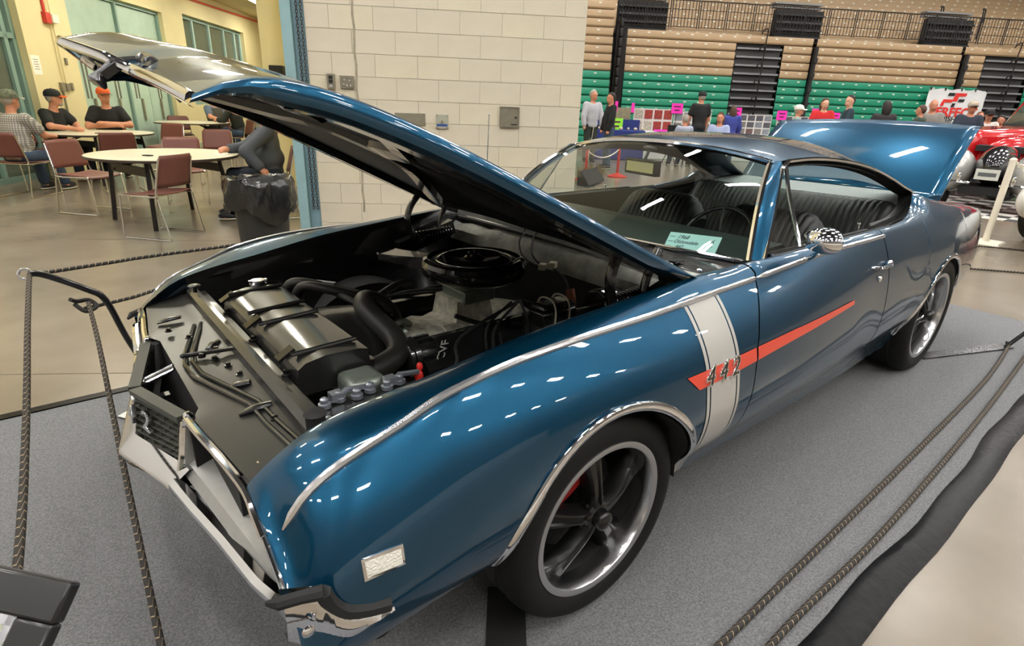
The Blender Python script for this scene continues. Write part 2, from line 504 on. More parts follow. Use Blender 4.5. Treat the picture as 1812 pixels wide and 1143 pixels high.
# 442 emblem on the stripe
for s in (0, 1):
    sg = 1 if s else -1
    for k, (ch, X) in enumerate((('4', .345), ('4', .412), ('2', .478))):
        if s: X = .81 - X
        z = .705
        y = side_y(X, z); t = Vector((0, (side_y(X, z + .02) - side_y(X, z - .02)), .04)).normalized()
        xx = Vector((1, (side_y(X + .03, z) - side_y(X - .03, z)) / .06, .0)).normalized()
        if s: xx = Vector((-xx.x, xx.y, 0)); Mx = basis((X, -y + .004, z), xx, (t.x, -t.y, t.z))
        else: Mx = basis((X, y - .004, z), xx, t)
        e = text('emblem_digit', ch, .078, M_chrome, fender[s], Mx, extrude=.003, shear=.35, bevel=.0010, offset=.0032)
        Mi = Mx @ Matrix.Translation((0, 0, .0045))
        text('emblem_digit_fill', ch, .078, M_black, fender[s], Mi, extrude=.0006, shear=.35, offset=-.0012)
# side markers, door handles and locks, mirror
for s in (0, 1):
    sg = 1 if s else -1
    mk = MB(); z0 = .602; x0, x1 = -.726, -.655
    bez = MB(); rows = []
    for (e, o) in ((.006, .001), (.006, .006), (.0, .008)):
        rows.append([(x0 - e, side_y(x0, z0) - o, z0 - .014 - e), (x1 + e, side_y(x1, z0) - o, z0 - .014 - e), (x1 + e, side_y(x1, z0 + .03) - o, z0 + .018 + e), (x0 - e, side_y(x0, z0 + .03) - o, z0 + .018 + e)])
    bez.grid(rows, closed=True)
    mk.grid([rows[2], [(sum(p[0] for p in rows[2]) / 4 * .3 + q[0] * .7, q[1] - .003, sum(p[2] for p in rows[2]) / 4 * .3 + q[2] * .7) for q in rows[2]]], closed=True)
    a = len(mk.v) - 4; mk.f.append((a, a + 1, a + 2, a + 3))
    o = cpart('side_marker', mir(bez) if s else bez, M_chrome, parent=fender[s])
    cpart('marker_lens', mir(mk) if s else mk, M_lens_white, parent=fender[s])
    hd = MB(); X, z = 1.72, .825; y = side_y(X, z)
    hd.tube(cr([(X - .09, y, z + .006), (X - .07, y - .028, z + .006), (X + .03, y - .030, z + .004), (X + .09, y - .012, z)], 5), [.010] * 15 + [.012], 8, flat=.7)
    hd.ell((X + .085, y - .010, z), (.026, .014, .016), 12, 8)
    lk = MB(); lk.lathe([(.014, 0), (.014, .006), (.010, .010), (0.001, .010)], 16, Matrix.Translation((1.70, side_y(1.70, .772), .772)) @ Matrix.Rotation(R(90), 4, 'X'))
    cpart('door_handle', mir(hd) if s else hd, M_chrome, parent=door[s]); cpart('door_lock', mir(lk) if s else lk, M_chrome, parent=door[s])
mm = MB()
Mm = Matrix.Translation((1.02, -.895, 1.022)) @ Matrix.Rotation(R(-35), 4, 'Z')
rows = []
for k, (d, sc) in enumerate(((-.052, .05), (-.048, .42), (-.036, .72), (-.016, .93), (.008, 1.0), (.030, .99), (.036, .94), (.030, .86))):
    rows.append([(d, .073 * sc * math.cos(2 * PI * j / 24), .046 * sc * math.sin(2 * PI * j / 24)) for j in range(24)])
mm.grid(rows, closed=True, M=Mm, cap=True)
mm.tube(cr([(1.03, -.885, .985), (1.06, -.865, .960), (1.085, -.832, .935)], 5), .009, 8)
mm.ell((1.09, -.822, .934), (.045, .020, .007), 14, 6)
cpart('door_mirror', mm, M_chrome, parent=door[0])
# ---------------------------------------------------------------- roof, pillars, glass
# roof: left edge line (top of the side window, then the sail panel down to the deck)
re_x = [1.215, 1.30, 1.50, 1.75, 2.0, 2.2, 2.37, 2.5, 2.6]
re_y = pchip(re_x, [.572, .585, .592, .596, .600, .606, .622, .642, .668])
re_z = pchip(re_x, [1.252, 1.262, 1.266, 1.252, 1.224, 1.188, 1.143, 1.098, 1.055])
rc_z = pchip([1.16, 1.35, 1.6, 1.9, 2.1, 2.25, 2.45, 2.7, 2.95, 3.15, 3.3], [1.297, 1.327, 1.341, 1.335, 1.315, 1.285, 1.220, 1.130, 1.052, .985, .958])
def roof_row(X, n=24):
    """half row: from the left edge to the centre line"""
    ey = re_y(X) if X <= 2.6 else top_y(X); ez = re_z(X) if X <= 2.6 else top_z(X)
    zc = rc_z(X); out = []
    for k in range(n + 1):
        t = k / n
        y = ey * (1 - t)
        sh = 1 - (1 - t) ** 2.6
        out.append((X - .035 * t * t * (1 if X < 1.3 else max(0, 1 - (X - 1.3) / .25)), -y, ez + (zc - ez) * sh))
    return out
def full(row): return row + [(x, -y, z) for x, y, z in row[-2::-1]]
roof_mb = MB(); roof_mb.grid([full(roof_row(X)) for X in list(np.linspace(1.215, 2.22, 26))], flip=True)
roof_panel = cpart('roof_panel', roof_mb, M_paint)
# sail panels beside the back window
bl = pchip([2.22, 2.5, 2.8, 3.08], [.66, .64, .72, .80])
sail = MB(); rows = []
for X in np.linspace(2.22, 3.10, 30):
    r = roof_row(X); cut = max(2, int(round((1 - bl(X)) * 24)) + 2)
    r2 = []
    for k in range(9):
        t = k / 8 * (1 - bl(X)) ; q = t * 24; i = int(q); fr = q - i
        a, b = Vector(r[i]), Vector(r[min(i + 1, 24)])
        r2.append(a + (b - a) * fr)
    rows.append(r2)
sail.grid(rows, flip=True)
both('sail_panel', sail, M_paint)
bw = MB(); rows = []
for X in np.linspace(2.235, 3.06, 16):
    r = roof_row(X); t0 = (1 - bl(X)); half = []
    for k in range(9):
        q = (t0 + (1 - t0) * k / 8) * 24; i = min(int(q), 23); fr = q - i
        p3 = Vector(r[i]) * (1 - fr) + Vector(r[i + 1]) * fr
        half.append((p3.x, p3.y, p3.z - .012))
    rows.append(full(half))
bw.grid(rows, flip=True)
cpart('back_window', bw, M_glass)
deck = MB(); deck.grid([full(roof_row(X)) for X in np.linspace(3.06, 3.24, 6)], flip=True)
cpart('rear_deck', deck, M_paint)
# windscreen
def ws_pt(t, w):
    """t 0 at the header .. 1 at the base, w -1..1 across"""
    a = abs(w)
    top = Vector((1.232 - .042 * (1 - a * a), w * .545, 1.250 + .050 * (1 - a ** 2.2)))
    bot = Vector((.862 - .150 * (1 - a ** 2.0), w * .722, .930 + .018 * (1 - a * a)))
    p3 = top.lerp(bot, t); bow = .030 * math.sin(PI * t)
    return p3 + Vector((-bow * .55, 0, bow))
ws = MB(); ws.grid([[ws_pt(i / 14, -1 + 2 * j / 28) for j in range(29)] for i in range(15)], flip=True)
windshield = cpart('windshield', ws, M_glass)
tr = MB(); tr.tube([ws_pt(0, -1 + 2 * j / 28) + Vector((0, 0, .004)) for j in range(29)], .010, 6)
cpart('header_trim', tr, M_chrome, parent=windshield)
tl = MB(); tl.tube([ws_pt(i / 14, -1) + Vector((0, -.006, .003)) for i in range(15)], .011, 6)
cpart('pillar_trim', tl, M_chrome, parent=windshield); cpart('pillar_trim', mir(tl), M_chrome, parent=windshield)
tb = MB(); tb.tube([ws_pt(1.0, -1 + 2 * j / 28) + Vector((-.008, 0, .002)) for j in range(29)], .008, 6)
cpart('base_trim', tb, M_chrome, parent=windshield)
# A pillars
ap = MB(); rows = []
for i in range(15):
    a = ws_pt(i / 14, -1); t = i / 14
    b = Vector((1.232, -.600, 1.255)).lerp(Vector((.905, -.762, .938)), t) + Vector((-.010, -.004, .014)) * math.sin(PI * t)
    c = b + Vector((.035, .020, -.004)); 
    rows.append([a + Vector((.012, .012, -.012)), a + Vector((0, -.003, .002)), a.lerp(b, .3) + Vector((0, 0, .006)), a.lerp(b, .75) + Vector((0, -.003, .005)), b, c])
ap.grid(rows)
both('windshield_pillar', ap, M_paint)
# windshield header strip between the glass and the roof edge
hs = MB(); hs.grid([[ws_pt(0, -1 + 2 * j / 28) + Vector((.0, 0, .000)) for j in range(29)], [Vector(q) for q in [full(roof_row(1.215))[int(round(j * 48 / 28))] for j in range(29)]]])
cpart('roof_header', hs, M_paint)
# side window frames: bright reveal moulding round the opening, vent window
def open_top(X): return (X, -re_y(X) - .004, re_z(X) - .006)
loop = [(.905, -.762, .940), (1.06, -.690, 1.085), (1.228, -.604, 1.250)] 
toploop = [open_top(X) for X in (1.30, 1.5, 1.75, 2.0, 2.2, 2.37, 2.5)]
back = [(2.60, -.660, 1.060), (2.585, -.690, 1.015), (2.46, -.722, .978), (2.25, -.760, .958), (2.0, -.778, .952)]
mold = MB(); mold.tube(cr(loop, 6)[:-1] + cr(toploop + back, 6), .0085, 6)
both('window_moulding', mold, M_chrome)
lower = MB(); lower.tube([(X, -top_y(X) - .002, top_z(X) + .004) for X in np.arange(.93, 2.02, .05)], .007, 6)
both('window_sill_trim', lower, M_chrome)
# inner roof rail and rear window jamb
rail = MB(); rows = []
for q in cr(toploop + back, 5):
    rows.append([q + Vector((0, .004, .0)), q + Vector((-.005, .050, -.030)), q + Vector((.01, .085, .0))])
rail.grid(rows); both('window_jamb', rail, M_vinyl)
vt = MB()
vt.tube(cr([(1.235, -.618, 1.235), (1.20, -.668, 1.135), (1.17, -.728, 1.03), (1.150, -.772, .952)], 6), .008, 8)
both('vent_frame', vt, M_chrome)
vb = MB(); vb.tube([(.935, -.762, .954), (1.15, -.772, .958)], .007, 6); both('vent_frame_base', vb, M_chrome)
vp = MB(); vp.add([(.935, -.758, .955), (1.150, -.768, .955), (1.17, -.725, 1.03), (1.20, -.664, 1.135), (1.230, -.612, 1.238)], [(0, 1, 2, 3, 4)])
both('vent_window', vp, M_pane)
for s in (0, 1):
    pin = MB(); pin.lathe([(.004, 0), (.004, .03), (.007, .033), (.006, .040), (.001, .042)], 10, Matrix.Translation((1.72, -.752, .955)))
    cpart('lock_pin', mir(pin) if s else pin, M_chrome, parent=door[s])
# open trunk lid and the boot it uncovers
tlid = MB(); rows = []
for i in range(13):
    t = i / 12; X = 3.13 + (3.585 - 3.13) * t; z = .962 + (1.392 - .962) * t + .030 * math.sin(PI * t)
    if t > .9: X += .008
    half = []
    for k in range(11):
        w = k / 10; yy = (.655 - .012 * t) * (1 - w)
        half.append((X - .030 * (1 - (1 - w) ** 2), -yy, z + .022 * (1 - (1 - w) ** 2)))
    rows.append(full(half))
tlid.grid(rows, flip=True)
trunk_lid = cpart('trunk_lid', tlid, M_paint, solid=.02)
bt = MB()
bt.box((3.6, 0, .50), (.72, 1.24, .02)); bt.box((3.25, 0, .70), (.02, 1.24, .40))
for y in (-.63, .63): bt.box((3.6, y, .68), (.72, .02, .36))
cpart('trunk_floor', bt, M_matte)
tp = MB(); rows = []
for X, sc in ((3.975, 1.0), (4.01, .985), (4.015, .95)):
    half = [(X, -.705 * sc, .845), (X, -.76 * sc, .70), (X + .0, -.77 * sc, .58), (X - .01, -.73 * sc, .45)]
    rows.append(half)
tpm = MB()
tpm.add([(3.975, -.66, .845), (3.975, .66, .845), (3.985, .72, .66), (3.975, .70, .44), (3.975, -.70, .44), (3.985, -.72, .66)], [(0, 5, 4, 3, 2, 1)])
cpart('tail_panel', tpm, M_paint)
rb = MB(); rows = []
for k in range(33):
    a = -1 + 2 * k / 32; y = .70 * a
    bend = max(0, abs(a) - .82) / .18
    X = 4.02 - .04 * a * a - .10 * bend ** 2
    rows.append([(X - .05, y, .545), (X, y, .53), (X + .012, y, .48), (X - .005, y, .43), (X - .06, y, .41)])
rb.grid(rows); cpart('rear_bumper', rb, M_chrome, solid=.01)
for s in (-1, 1):
    tlx = MB(); tlx.box((3.99, s * .60, .62), (.02, .20, .05)); cpart('tail_light', tlx, M_red_lens, bevel=.008)
# ---------------------------------------------------------------- hood, held up by its hinges
HOOD = Matrix.Translation((0, -.72, 1.0)) @ Matrix.Rotation(R(1.0), 4, 'X') @ Matrix.Translation((0, .72, -1.0)) @ Matrix.Translation((-.029, 0, -.007)) @ Matrix.Translation((.5, 0, .98)) @ Matrix.Rotation(R(29.7), 4, 'Y') @ Matrix.Translation((-.5, 0, -.98))
hood_edge_z = pchip([0, .25, .5, .7, .85, .93, .97, 1.0], [.965, .938, .912, .885, .850, .812, .775, .722])
hood_mid_z = pchip([-1.012, -.98, -.95, -.90, -.80, -.70, -.50, -.20, .20, .62], [.745, .778, .802, .830, .860, .885, .918, .950, .976, .992])
def hood_pt(t, w, dz=0.0):
    a = abs(w)
    front = float(np.interp(a * .668, [0, .27, .30, .36, .668], [-1.012, -.938, -.915, -.905, -.870])); rear = .555 + .05 * (1 - a * a)
    X = rear + (front - rear) * t
    ze = hood_edge_z(t)
    z = ze + max(0.0, hood_mid_z(.605 + (-1.012 - .605) * t) - ze) * (1 - a ** 2.4)
    # two long raised bulges and the centre crease
    g = lambda c, s: math.exp(-((a - c) / s) ** 2)
    z += .013 * g(.34, .17) * min(1, t * 5) * min(1, (1.03 - t) * 4)
    y = w * (.748 - .080 * t)
    return Vector((X, y, z + dz))
NT, NW = 44, 48
hm = MB()
rows = [[hood_pt(.0 + i / NT, -1 + 2 * j / NW) for j in range(NW + 1)] for i in range(NT + 1)]
# turned-down flanges at the two sides
for r in rows:
    for e, o in ((0, 1), (-1, -2)):
        p0 = r[e]; d = Vector((0, -1 if e == 0 else 1, 0))
    a0, b0 = r[0].copy(), r[-1].copy()
    tt = min(1.0, max(.0, (.56 - a0.x) / .25)) * min(1.0, max(.25, (a0.x + .95) / .2))
    r[:0] = [a0 + Vector((0, .010, -.046 * tt)), a0 + Vector((0, -.010, -.038 * tt)), a0 + Vector((0, -.014, -.022 * tt)), a0 + Vector((0, -.008, -.006 * tt))]
    r += [b0 + Vector((0, .008, -.006 * tt)), b0 + Vector((0, .014, -.022 * tt)), b0 + Vector((0, .010, -.038 * tt)), b0 + Vector((0, -.010, -.046 * tt))]
hm.grid(rows, flip=True)
hood = obj('hood', hm, M_paint, car, HOOD)
# bright lip along the nose
lip = MB(); lr = []
for j in range(NW + 1):
    w = -1 + 2 * j / NW; p0 = hood_pt(1.0, w)
    n = Vector((-1, 0, -.2)); 
    lr.append([p0 + Vector((.008, 0, .006)), p0 + Vector((-.004, 0, .003)), p0 + Vector((-.007, 0, -.004)), p0 + Vector((-.005, 0, -.014)), p0 + Vector((.004, 0, -.018)), p0 + Vector((.012, 0, -.017))])
lip.grid(lr, flip=True)
obj('hood_lip', lip, M_chrome, hood)
# inner panel with its braces
um = MB()
um.grid([[hood_pt(.02 + .88 * i / 20, -.965 + 1.93 * j / 24, -.030) for j in range(25)] for i in range(21)])
obj('inner_skin', um, mat('hood_inner_black', (0.006, 0.006, 0.006), rough=0.5), hood)
def rib(a, b, w=.05, h=.022, n=12):
    m = MB(); rws = []
    for k in range(n + 1):
        t = a[0] + (b[0] - a[0]) * k / n; x = a[1] + (b[1] - a[1]) * k / n
        t2 = a[0] + (b[0] - a[0]) * (k + .5) / n; x2 = a[1] + (b[1] - a[1]) * (k + .5) / n
        p0 = hood_pt(t, x, -.030); d = (hood_pt(t2, x2, -.030) - p0).normalized(); sd = d.cross(Vector((0, 0, 1))).normalized()
        rws.append([p0 + sd * w * .6, p0 + sd * w * .4 + Vector((0, 0, -h)), p0 - sd * w * .4 + Vector((0, 0, -h)), p0 - sd * w * .6])
    m.grid(rws); return m
for a, b, w in (((.04, -.92), (.89, -.92), .09), ((.04, .92), (.89, .92), .09), ((.05, -.9), (.05, .9), .10), ((.87, -.9), (.87, .9), .10),
                ((.08, -.85), (.50, -.12), .07), ((.08, .85), (.50, .12), .07), ((.50, -.12), (.85, -.80), .07), ((.50, .12), (.85, .80), .07), ((.50, -.20), (.50, .20), .10)):
    obj('brace', rib(a, b, w), M_black, hood)
# latch, safety hook and release rod hanging from the nose
def boot(o, sc, dx, dy):
    m = MB(); m.prism([(x * sc, y * sc) for x, y in ((-.020, -.080), (.030, -.080), (.032, -.072), (.006, -.058), (.016, 0), (-.014, 0), (-.012, -.045))], .022, basis(o, (dx, dy, 0), (.38, 0, 1)))
    return m
p0 = hood_pt(.985, -.40, -.030)
lt = boot(p0, .85, .35, -.94)
obj('hood_latch', lt, M_black, hood, bevel=.004)
p1 = hood_pt(.955, -.72, -.028)
hk = MB(); hk.prism([(-.008, 0), (.010, 0), (.008, -.035), (.022, -.032), (.004, -.066), (-.016, -.038), (-.004, -.037)], .014, basis(p1, (.35, -.94, 0), (.38, 0, 1)))
obj('safety_hook', hk, M_black, hood)
p2 = hood_pt(.985, -.10, -.028)
rd = MB(); rd.tube([p2, p2 + Vector((.02, -.05, -.012)), p2 + Vector((.04, -.11, -.020))], .005, 6); rd.ell(p2 + Vector((.015, -.04, -.010)), (.010, .010, .008), 8, 6)
obj('release_rod', rd, M_black, hood)
nr_ = MB(); nr_.tube(cr([hood_pt(1.0, -.405, -.012), hood_pt(.985, -.44, -.006), hood_pt(.985, -.50, -.008), hood_pt(.99, -.53, -.014)], 5), [.010] * 5 + [.016] * 6 + [.012] * 5, 8)
obj('nose_seal', nr_, M_black, hood)
# hinges: two curved arms and a coil spring at each rear corner
def coil(a, b, r, turns, wire, n=10):
    a = Vector(a); b = Vector(b); d = (b - a); x = d.orthogonal().normalized(); y = d.normalized().cross(x); m = MB()
    m.tube([a + d * (k / (turns * n)) + (x * math.cos(2 * PI * k / n) + y * math.sin(2 * PI * k / n)) * r for k in range(turns * n + 1)], wire, 5)
    return m
for s in (0, 1):
    sg = 1 if s else -1
    def Pn(x, y, z): return Vector((x, sg * y, z))
    hinge = MB()
    hinge.bar(Pn(.20, .655, .79), Pn(.50, .655, .87), .05, .07)
    o = cpart('hood_hinge', hinge, M_black)
    a1 = MB(); a1.tube(cr([Pn(.27, .630, .83), Pn(.24, .628, .92), Pn(.255, .625, .99), Pn(.31, .62, 1.055)], 6), .022, 8, flat=.5)
    a2 = MB(); a2.tube(cr([Pn(.40, .630, .85), Pn(.42, .628, .93), Pn(.47, .625, 1.01)], 6), .018, 8, flat=.5)
    cpart('hinge_arm', a1, M_black, parent=o); cpart('hinge_arm', a2, M_black, parent=o)
    cpart('hinge_spring', coil(Pn(.27, .60, .850), Pn(.46, .60, .862), .022, 12, .0055), M_black, parent=o)

# ---------------------------------------------------------------- grille, lamp housings, bumper
gr_c = Vector((-.970, 0, .668)); 
def g_pt(u, t, d=0.0):
    """u 0 centre..1 outer, t 0 top..1 bottom"""
    top = Vector((-.968, -.012, .672)).lerp(Vector((-.900, -.285, .692)), u)
    bot = Vector((-.988, -.012, .512)).lerp(Vector((-.915, -.298, .562)), u)
    n = Vector((-.97, -.25, 0))
    return top.lerp(bot, t) + n * d
for s in (0, 1):
    gm = MB()
    for i in range(9):
        t = .03 + .94 * i / 8
        gm.bar(g_pt(0, t, -.004), g_pt(1, t, -.004), .016, .0042)
    # staggered uprights between the bars
    for i in range(8):
        for k in range(6):
            u = (k + (.5 if i % 2 else .0)) / 5.5
            if not 0.0 <= u <= 1.0: continue
            gm.bar(g_pt(u, .03 + .94 * i / 8, -.005), g_pt(u, .03 + .94 * (i + 1) / 8, -.005), .0055, .018, up=(1, 0, 0))
    back = MB(); back.grid([[g_pt(u, t, -.022) for u in (0, .5, 1)] for t in (0, .5, 1)])
    g = cpart('grille', mir(gm) if s else gm, M_grille, smooth=0)
    cpart('grille_backing', mir(back) if s else back, M_matte, parent=g)
    fr = MB(); fr.bar(g_pt(-.02, 0, .0), g_pt(1, 0, .0), .030, .014)
    cpart('grille_frame', mir(fr) if s else fr, M_grille, parent=g)
    # number on the grille
    if not s:
        Mg = basis(g_pt(.32, .40, .012), (g_pt(1, .4) - g_pt(0, .4)), (g_pt(.2, 0) - g_pt(.2, 1)))
        text('grille_digit', '2', .080, M_chrome, g, Mg @ Matrix.Scale(1.5, 4, (1, 0, 0)), extrude=.004, bevel=.001, shear=.1)
        Mg = basis(g_pt(-.02, .40, .012), (g_pt(1, .4) - g_pt(0, .4)), (g_pt(.2, 0) - g_pt(.2, 1)))
        text('grille_digit', '4', .080, M_chrome_dull, g, Mg, extrude=.004, bevel=.001, shear=.1)
    else:
        Mg = basis(Vector((g_pt(.24, .4, .012).x, -g_pt(.24, .4, .012).y, g_pt(.24, .4).z)), Vector((g_pt(0, .4).x - g_pt(1, .4).x, -(g_pt(0, .4).y - g_pt(1, .4).y), -.02)), (0, 0, 1))
        text('grille_digit', '4', .080, M_chrome_dull, g, Mg, extrude=.004, bevel=.001, shear=.1)

# lamp housing: a silver tray from the grille to the fender edge
U_ = [(-.896, -.300, .697), (-.888, -.40, .698), (-.873, -.53, .697), (-.860, -.665, .689)] + [(-.861, -.73, .670), (-.861, -.785, .642)] + [(-.861, side_pt(-.858, s_)[1] - .004, side_pt(-.858, s_)[2]) for s_ in (.06, .11, .16)]
B_ = [(-.925, -.305, .552), (-.915, -.40, .553), (-.902, -.53, .556), (-.888, -.665, .556), (-.882, -.73, .557), (-.877, -.785, .558), (-.873, -.83, .559), (-.869, -.86, .560), (-.866, side_y(-.858, .560) - .004, .561)]
Uc = cr(U_, 5); Bc = cr(B_, 5)
hrows = []
for i, (u, b) in enumerate(zip(Uc, Bc)):
    e = i / (len(Uc) - 1); dp = .085 * min(1, (1 - e) * 5 + .12) * min(1, e * 8 + .3)
    h = u.z - b.z
    hrows.append([u, u + Vector((.010, 0, -.012)), u + Vector((dp * .9, .006, -.016)), Vector((u.x + dp, u.y, u.z - h * .25)), Vector((u.x + dp, u.y, b.z + h * .42)), Vector((u.x + dp * .75, b.y, b.z + h * .26)), b + Vector((.016, 0, .020)), b])
hs_ = MB(); hs_.grid(hrows, flip=True)
first = hrows[0]; k0 = len(hs_.v); hs_.add([tuple(q) for q in first], [tuple(range(8))])
housing = both('headlamp_housing', hs_, M_silver, smooth=30)
bz = MB(); bz.tube(Uc[:int(len(Uc) * .62)], .0095, 8)
bz2 = MB(); bz2.tube(Uc[int(len(Uc) * .62) - 1:], .006, 8)
iz = MB(); iz.tube(cr([(-.930, -.300, .548), (-.915, -.292, .60), (-.903, -.288, .66), (-.893, -.294, .700), (-.890, -.310, .702)], 5), .011, 8)
sl = MB(); sl.box((-.878, -.306, .628), (.012, .006, .11))
for s in (0, 1):
    for nm, m_, mt in (('bezel_rim', bz, M_chrome), ('bezel_edge', bz2, M_chrome), ('bezel_end', iz, M_chrome)):
        cpart(nm, mir(m_) if s else m_, mt, parent=housing[s])
    for yy in (-.42, -.605):
        hl = MB(); X = -.80 - (yy + .42) * -.08
        hl.lathe([(.074, .012), (.078, .0), (.070, -.012), (.066, -.010)], 28, Matrix.Translation((X, yy, .628)) @ Matrix.Rotation(R(-90), 4, 'Y'))
        hg = MB(); hg.lathe([(.068, .0), (.060, .012), (.035, .022), (.001, .026)], 28, Matrix.Translation((X, yy, .628)) @ Matrix.Rotation(R(-90), 4, 'Y'))
        cpart('headlamp_ring', mir(hl) if s else hl, M_chrome, parent=housing[s])
        cpart('headlamp_lens', mir(hg) if s else hg, M_lens_white, parent=housing[s])
# black sheet over the lamps: radiator support top panel (from the grille cavity back to the core support)
sp = MB(); rows = []
for k in range(41):
    y = -.675 + 1.35 * k / 40; a = abs(y)
    fx_ = -.862 if a < .27 else float(np.interp(a, [.27, .32, .40, .53, .66, .70], [-.862, -.884, -.876, -.861, -.847, -.842]))
    zf = .700
    rows.append([(fx_, y, zf), (fx_ + .03, y, zf + .004), (-.80, y, .708), (-.745, y, .716), (-.725, y, .724), (-.705, y, .726)])
sp.grid(rows, flip=False)
top_sheet = cpart('support_panel', sp, mat('sheet_satin', (0.013, 0.013, 0.011), rough=0.42, coat=0.3, coat_rough=0.2))
# stamped ridges, bolts and prop rod on the sheet
def ridge(pts, r=.007, h=.5):
    m = MB(); m.tube([Vector(p) for p in pts], r, 8); return m
for dx_, dz_ in ((0, 0), (.022, .003)):
    pts = [(-.753 + dx_, .31, .718 + dz_), (-.823 + dx_, .09, .711 + dz_), (-.840 + dx_, .0, .709 + dz_), (-.835 + dx_, -.096, .710 + dz_), (-.762 + dx_, -.36, .717 + dz_), (-.757 + dx_, -.48, .718 + dz_), (-.745 + dx_, -.61, .719 + dz_)]
    cpart('pressed_ridge', ridge(pts, .0065), M_black, parent=top_sheet)
for x0, y0, x1, y1 in ((-.845, .42, -.775, .40), (-.795, -.385, -.72, -.40), (-.765, .08, -.725, .10), (-.78, -.22, -.73, -.25)):
    m = MB(); m.tube([(x0, y0, .712), ((x0 + x1) / 2, (y0 + y1) / 2, .722), (x1, y1, .726)], [.008, .014, .010], 8, flat=.6)
    cpart('pressed_rib', m, M_black, parent=top_sheet)
for x0, y0 in ((-.79, .02), (-.765, -.02), (-.745, .05), (-.745, -.09), (-.735, -.17), (-.79, .20), (-.83, .30), (-.735, -.47)):
    m = MB(); m.lathe([(.011, 0), (.011, .004), (.007, .004), (.007, .012), (.001, .013)], 6, Matrix.Translation((x0, y0, .716)))
    cpart('bolt', m, M_black, parent=top_sheet)
m = MB(); m.tube([(-.832, .06, .716), (-.700, -.03, .742)], .007, 8); m.ell((-.832, .06, .716), (.010, .010, .008), 8, 6)
cpart('latch_rod', m, M_black, parent=top_sheet)
m = MB(); m.tube(cr([(-.865, .03, .705), (-.93, .06, .672), (-.945, .045, .668), (-.935, .03, .672), (-.868, .0, .705)], 4), .006, 6)
cpart('release_loop', m, M_chrome_dull, parent=top_sheet)
# cavity behind the grille
cv = MB(); cv.box((-.85, 0, .59), (.02, 1.2, .20)); cv.box((-.90, 0, .50), (.10, .56, .01)); cv.box((-.715, 0, .60), (.02, 1.3, .20)); cv.box((-.78, 0, .50), (.14, 1.2, .01))
for y_ in (-.33, .33): cv.box((-.872, y_, .60), (.05, .012, .20))
cpart('nose_cavity', cv, M_matte)
# filler behind the lamp housing: fender inner front
nf = MB(); nf.grid([[(-.845, -.66, .692), (-.842, -.70, .60), (-.84, -.80, .56)], [(-.70, -.70, .74), (-.70, -.72, .60), (-.70, -.80, .5)]]); both('inner_flange', nf, M_matte)

# bumper
def bump_sec(y):
    a = abs(y)
    xn = np.interp(a, [0, .02, .30, .34, .60, .80, .875, .905], [-1.040, -1.036, -.968, -.962, -.920, -.900, -.884, -.850])
    zn = np.interp(a, [0, .30, .60, .88], [.502, .536, .545, .578])
    return float(xn), float(zn)
bm = MB(); rows = []
for k in range(-30, 31):
    y = .335 * k / 30; x, z = bump_sec(y)
    rows.append([(x + .062, y, z + .034), (x + .048, y, z + .038), (x + .006, y, z + .006), (x, y, z - .004), (x + .004, y, z - .018), (x + .030, y, z - .080), (x + .055, y, z - .095), (x + .09, y, z - .09)])
bm.grid(rows, flip=True)
bumper = cpart('front_bumper', bm, M_chrome, smooth=25)
sillm = MB(); rows = []
for k in range(-20, 21):
    y = .315 * k / 20; x, z = bump_sec(y)
    rows.append([(x + .064, y, z + .030), (x + .080, y, z + .046), (x + .095, y, z + .034)])
sillm.grid(rows, flip=True); cpart('bumper_sill', sillm, M_silver, parent=bumper)
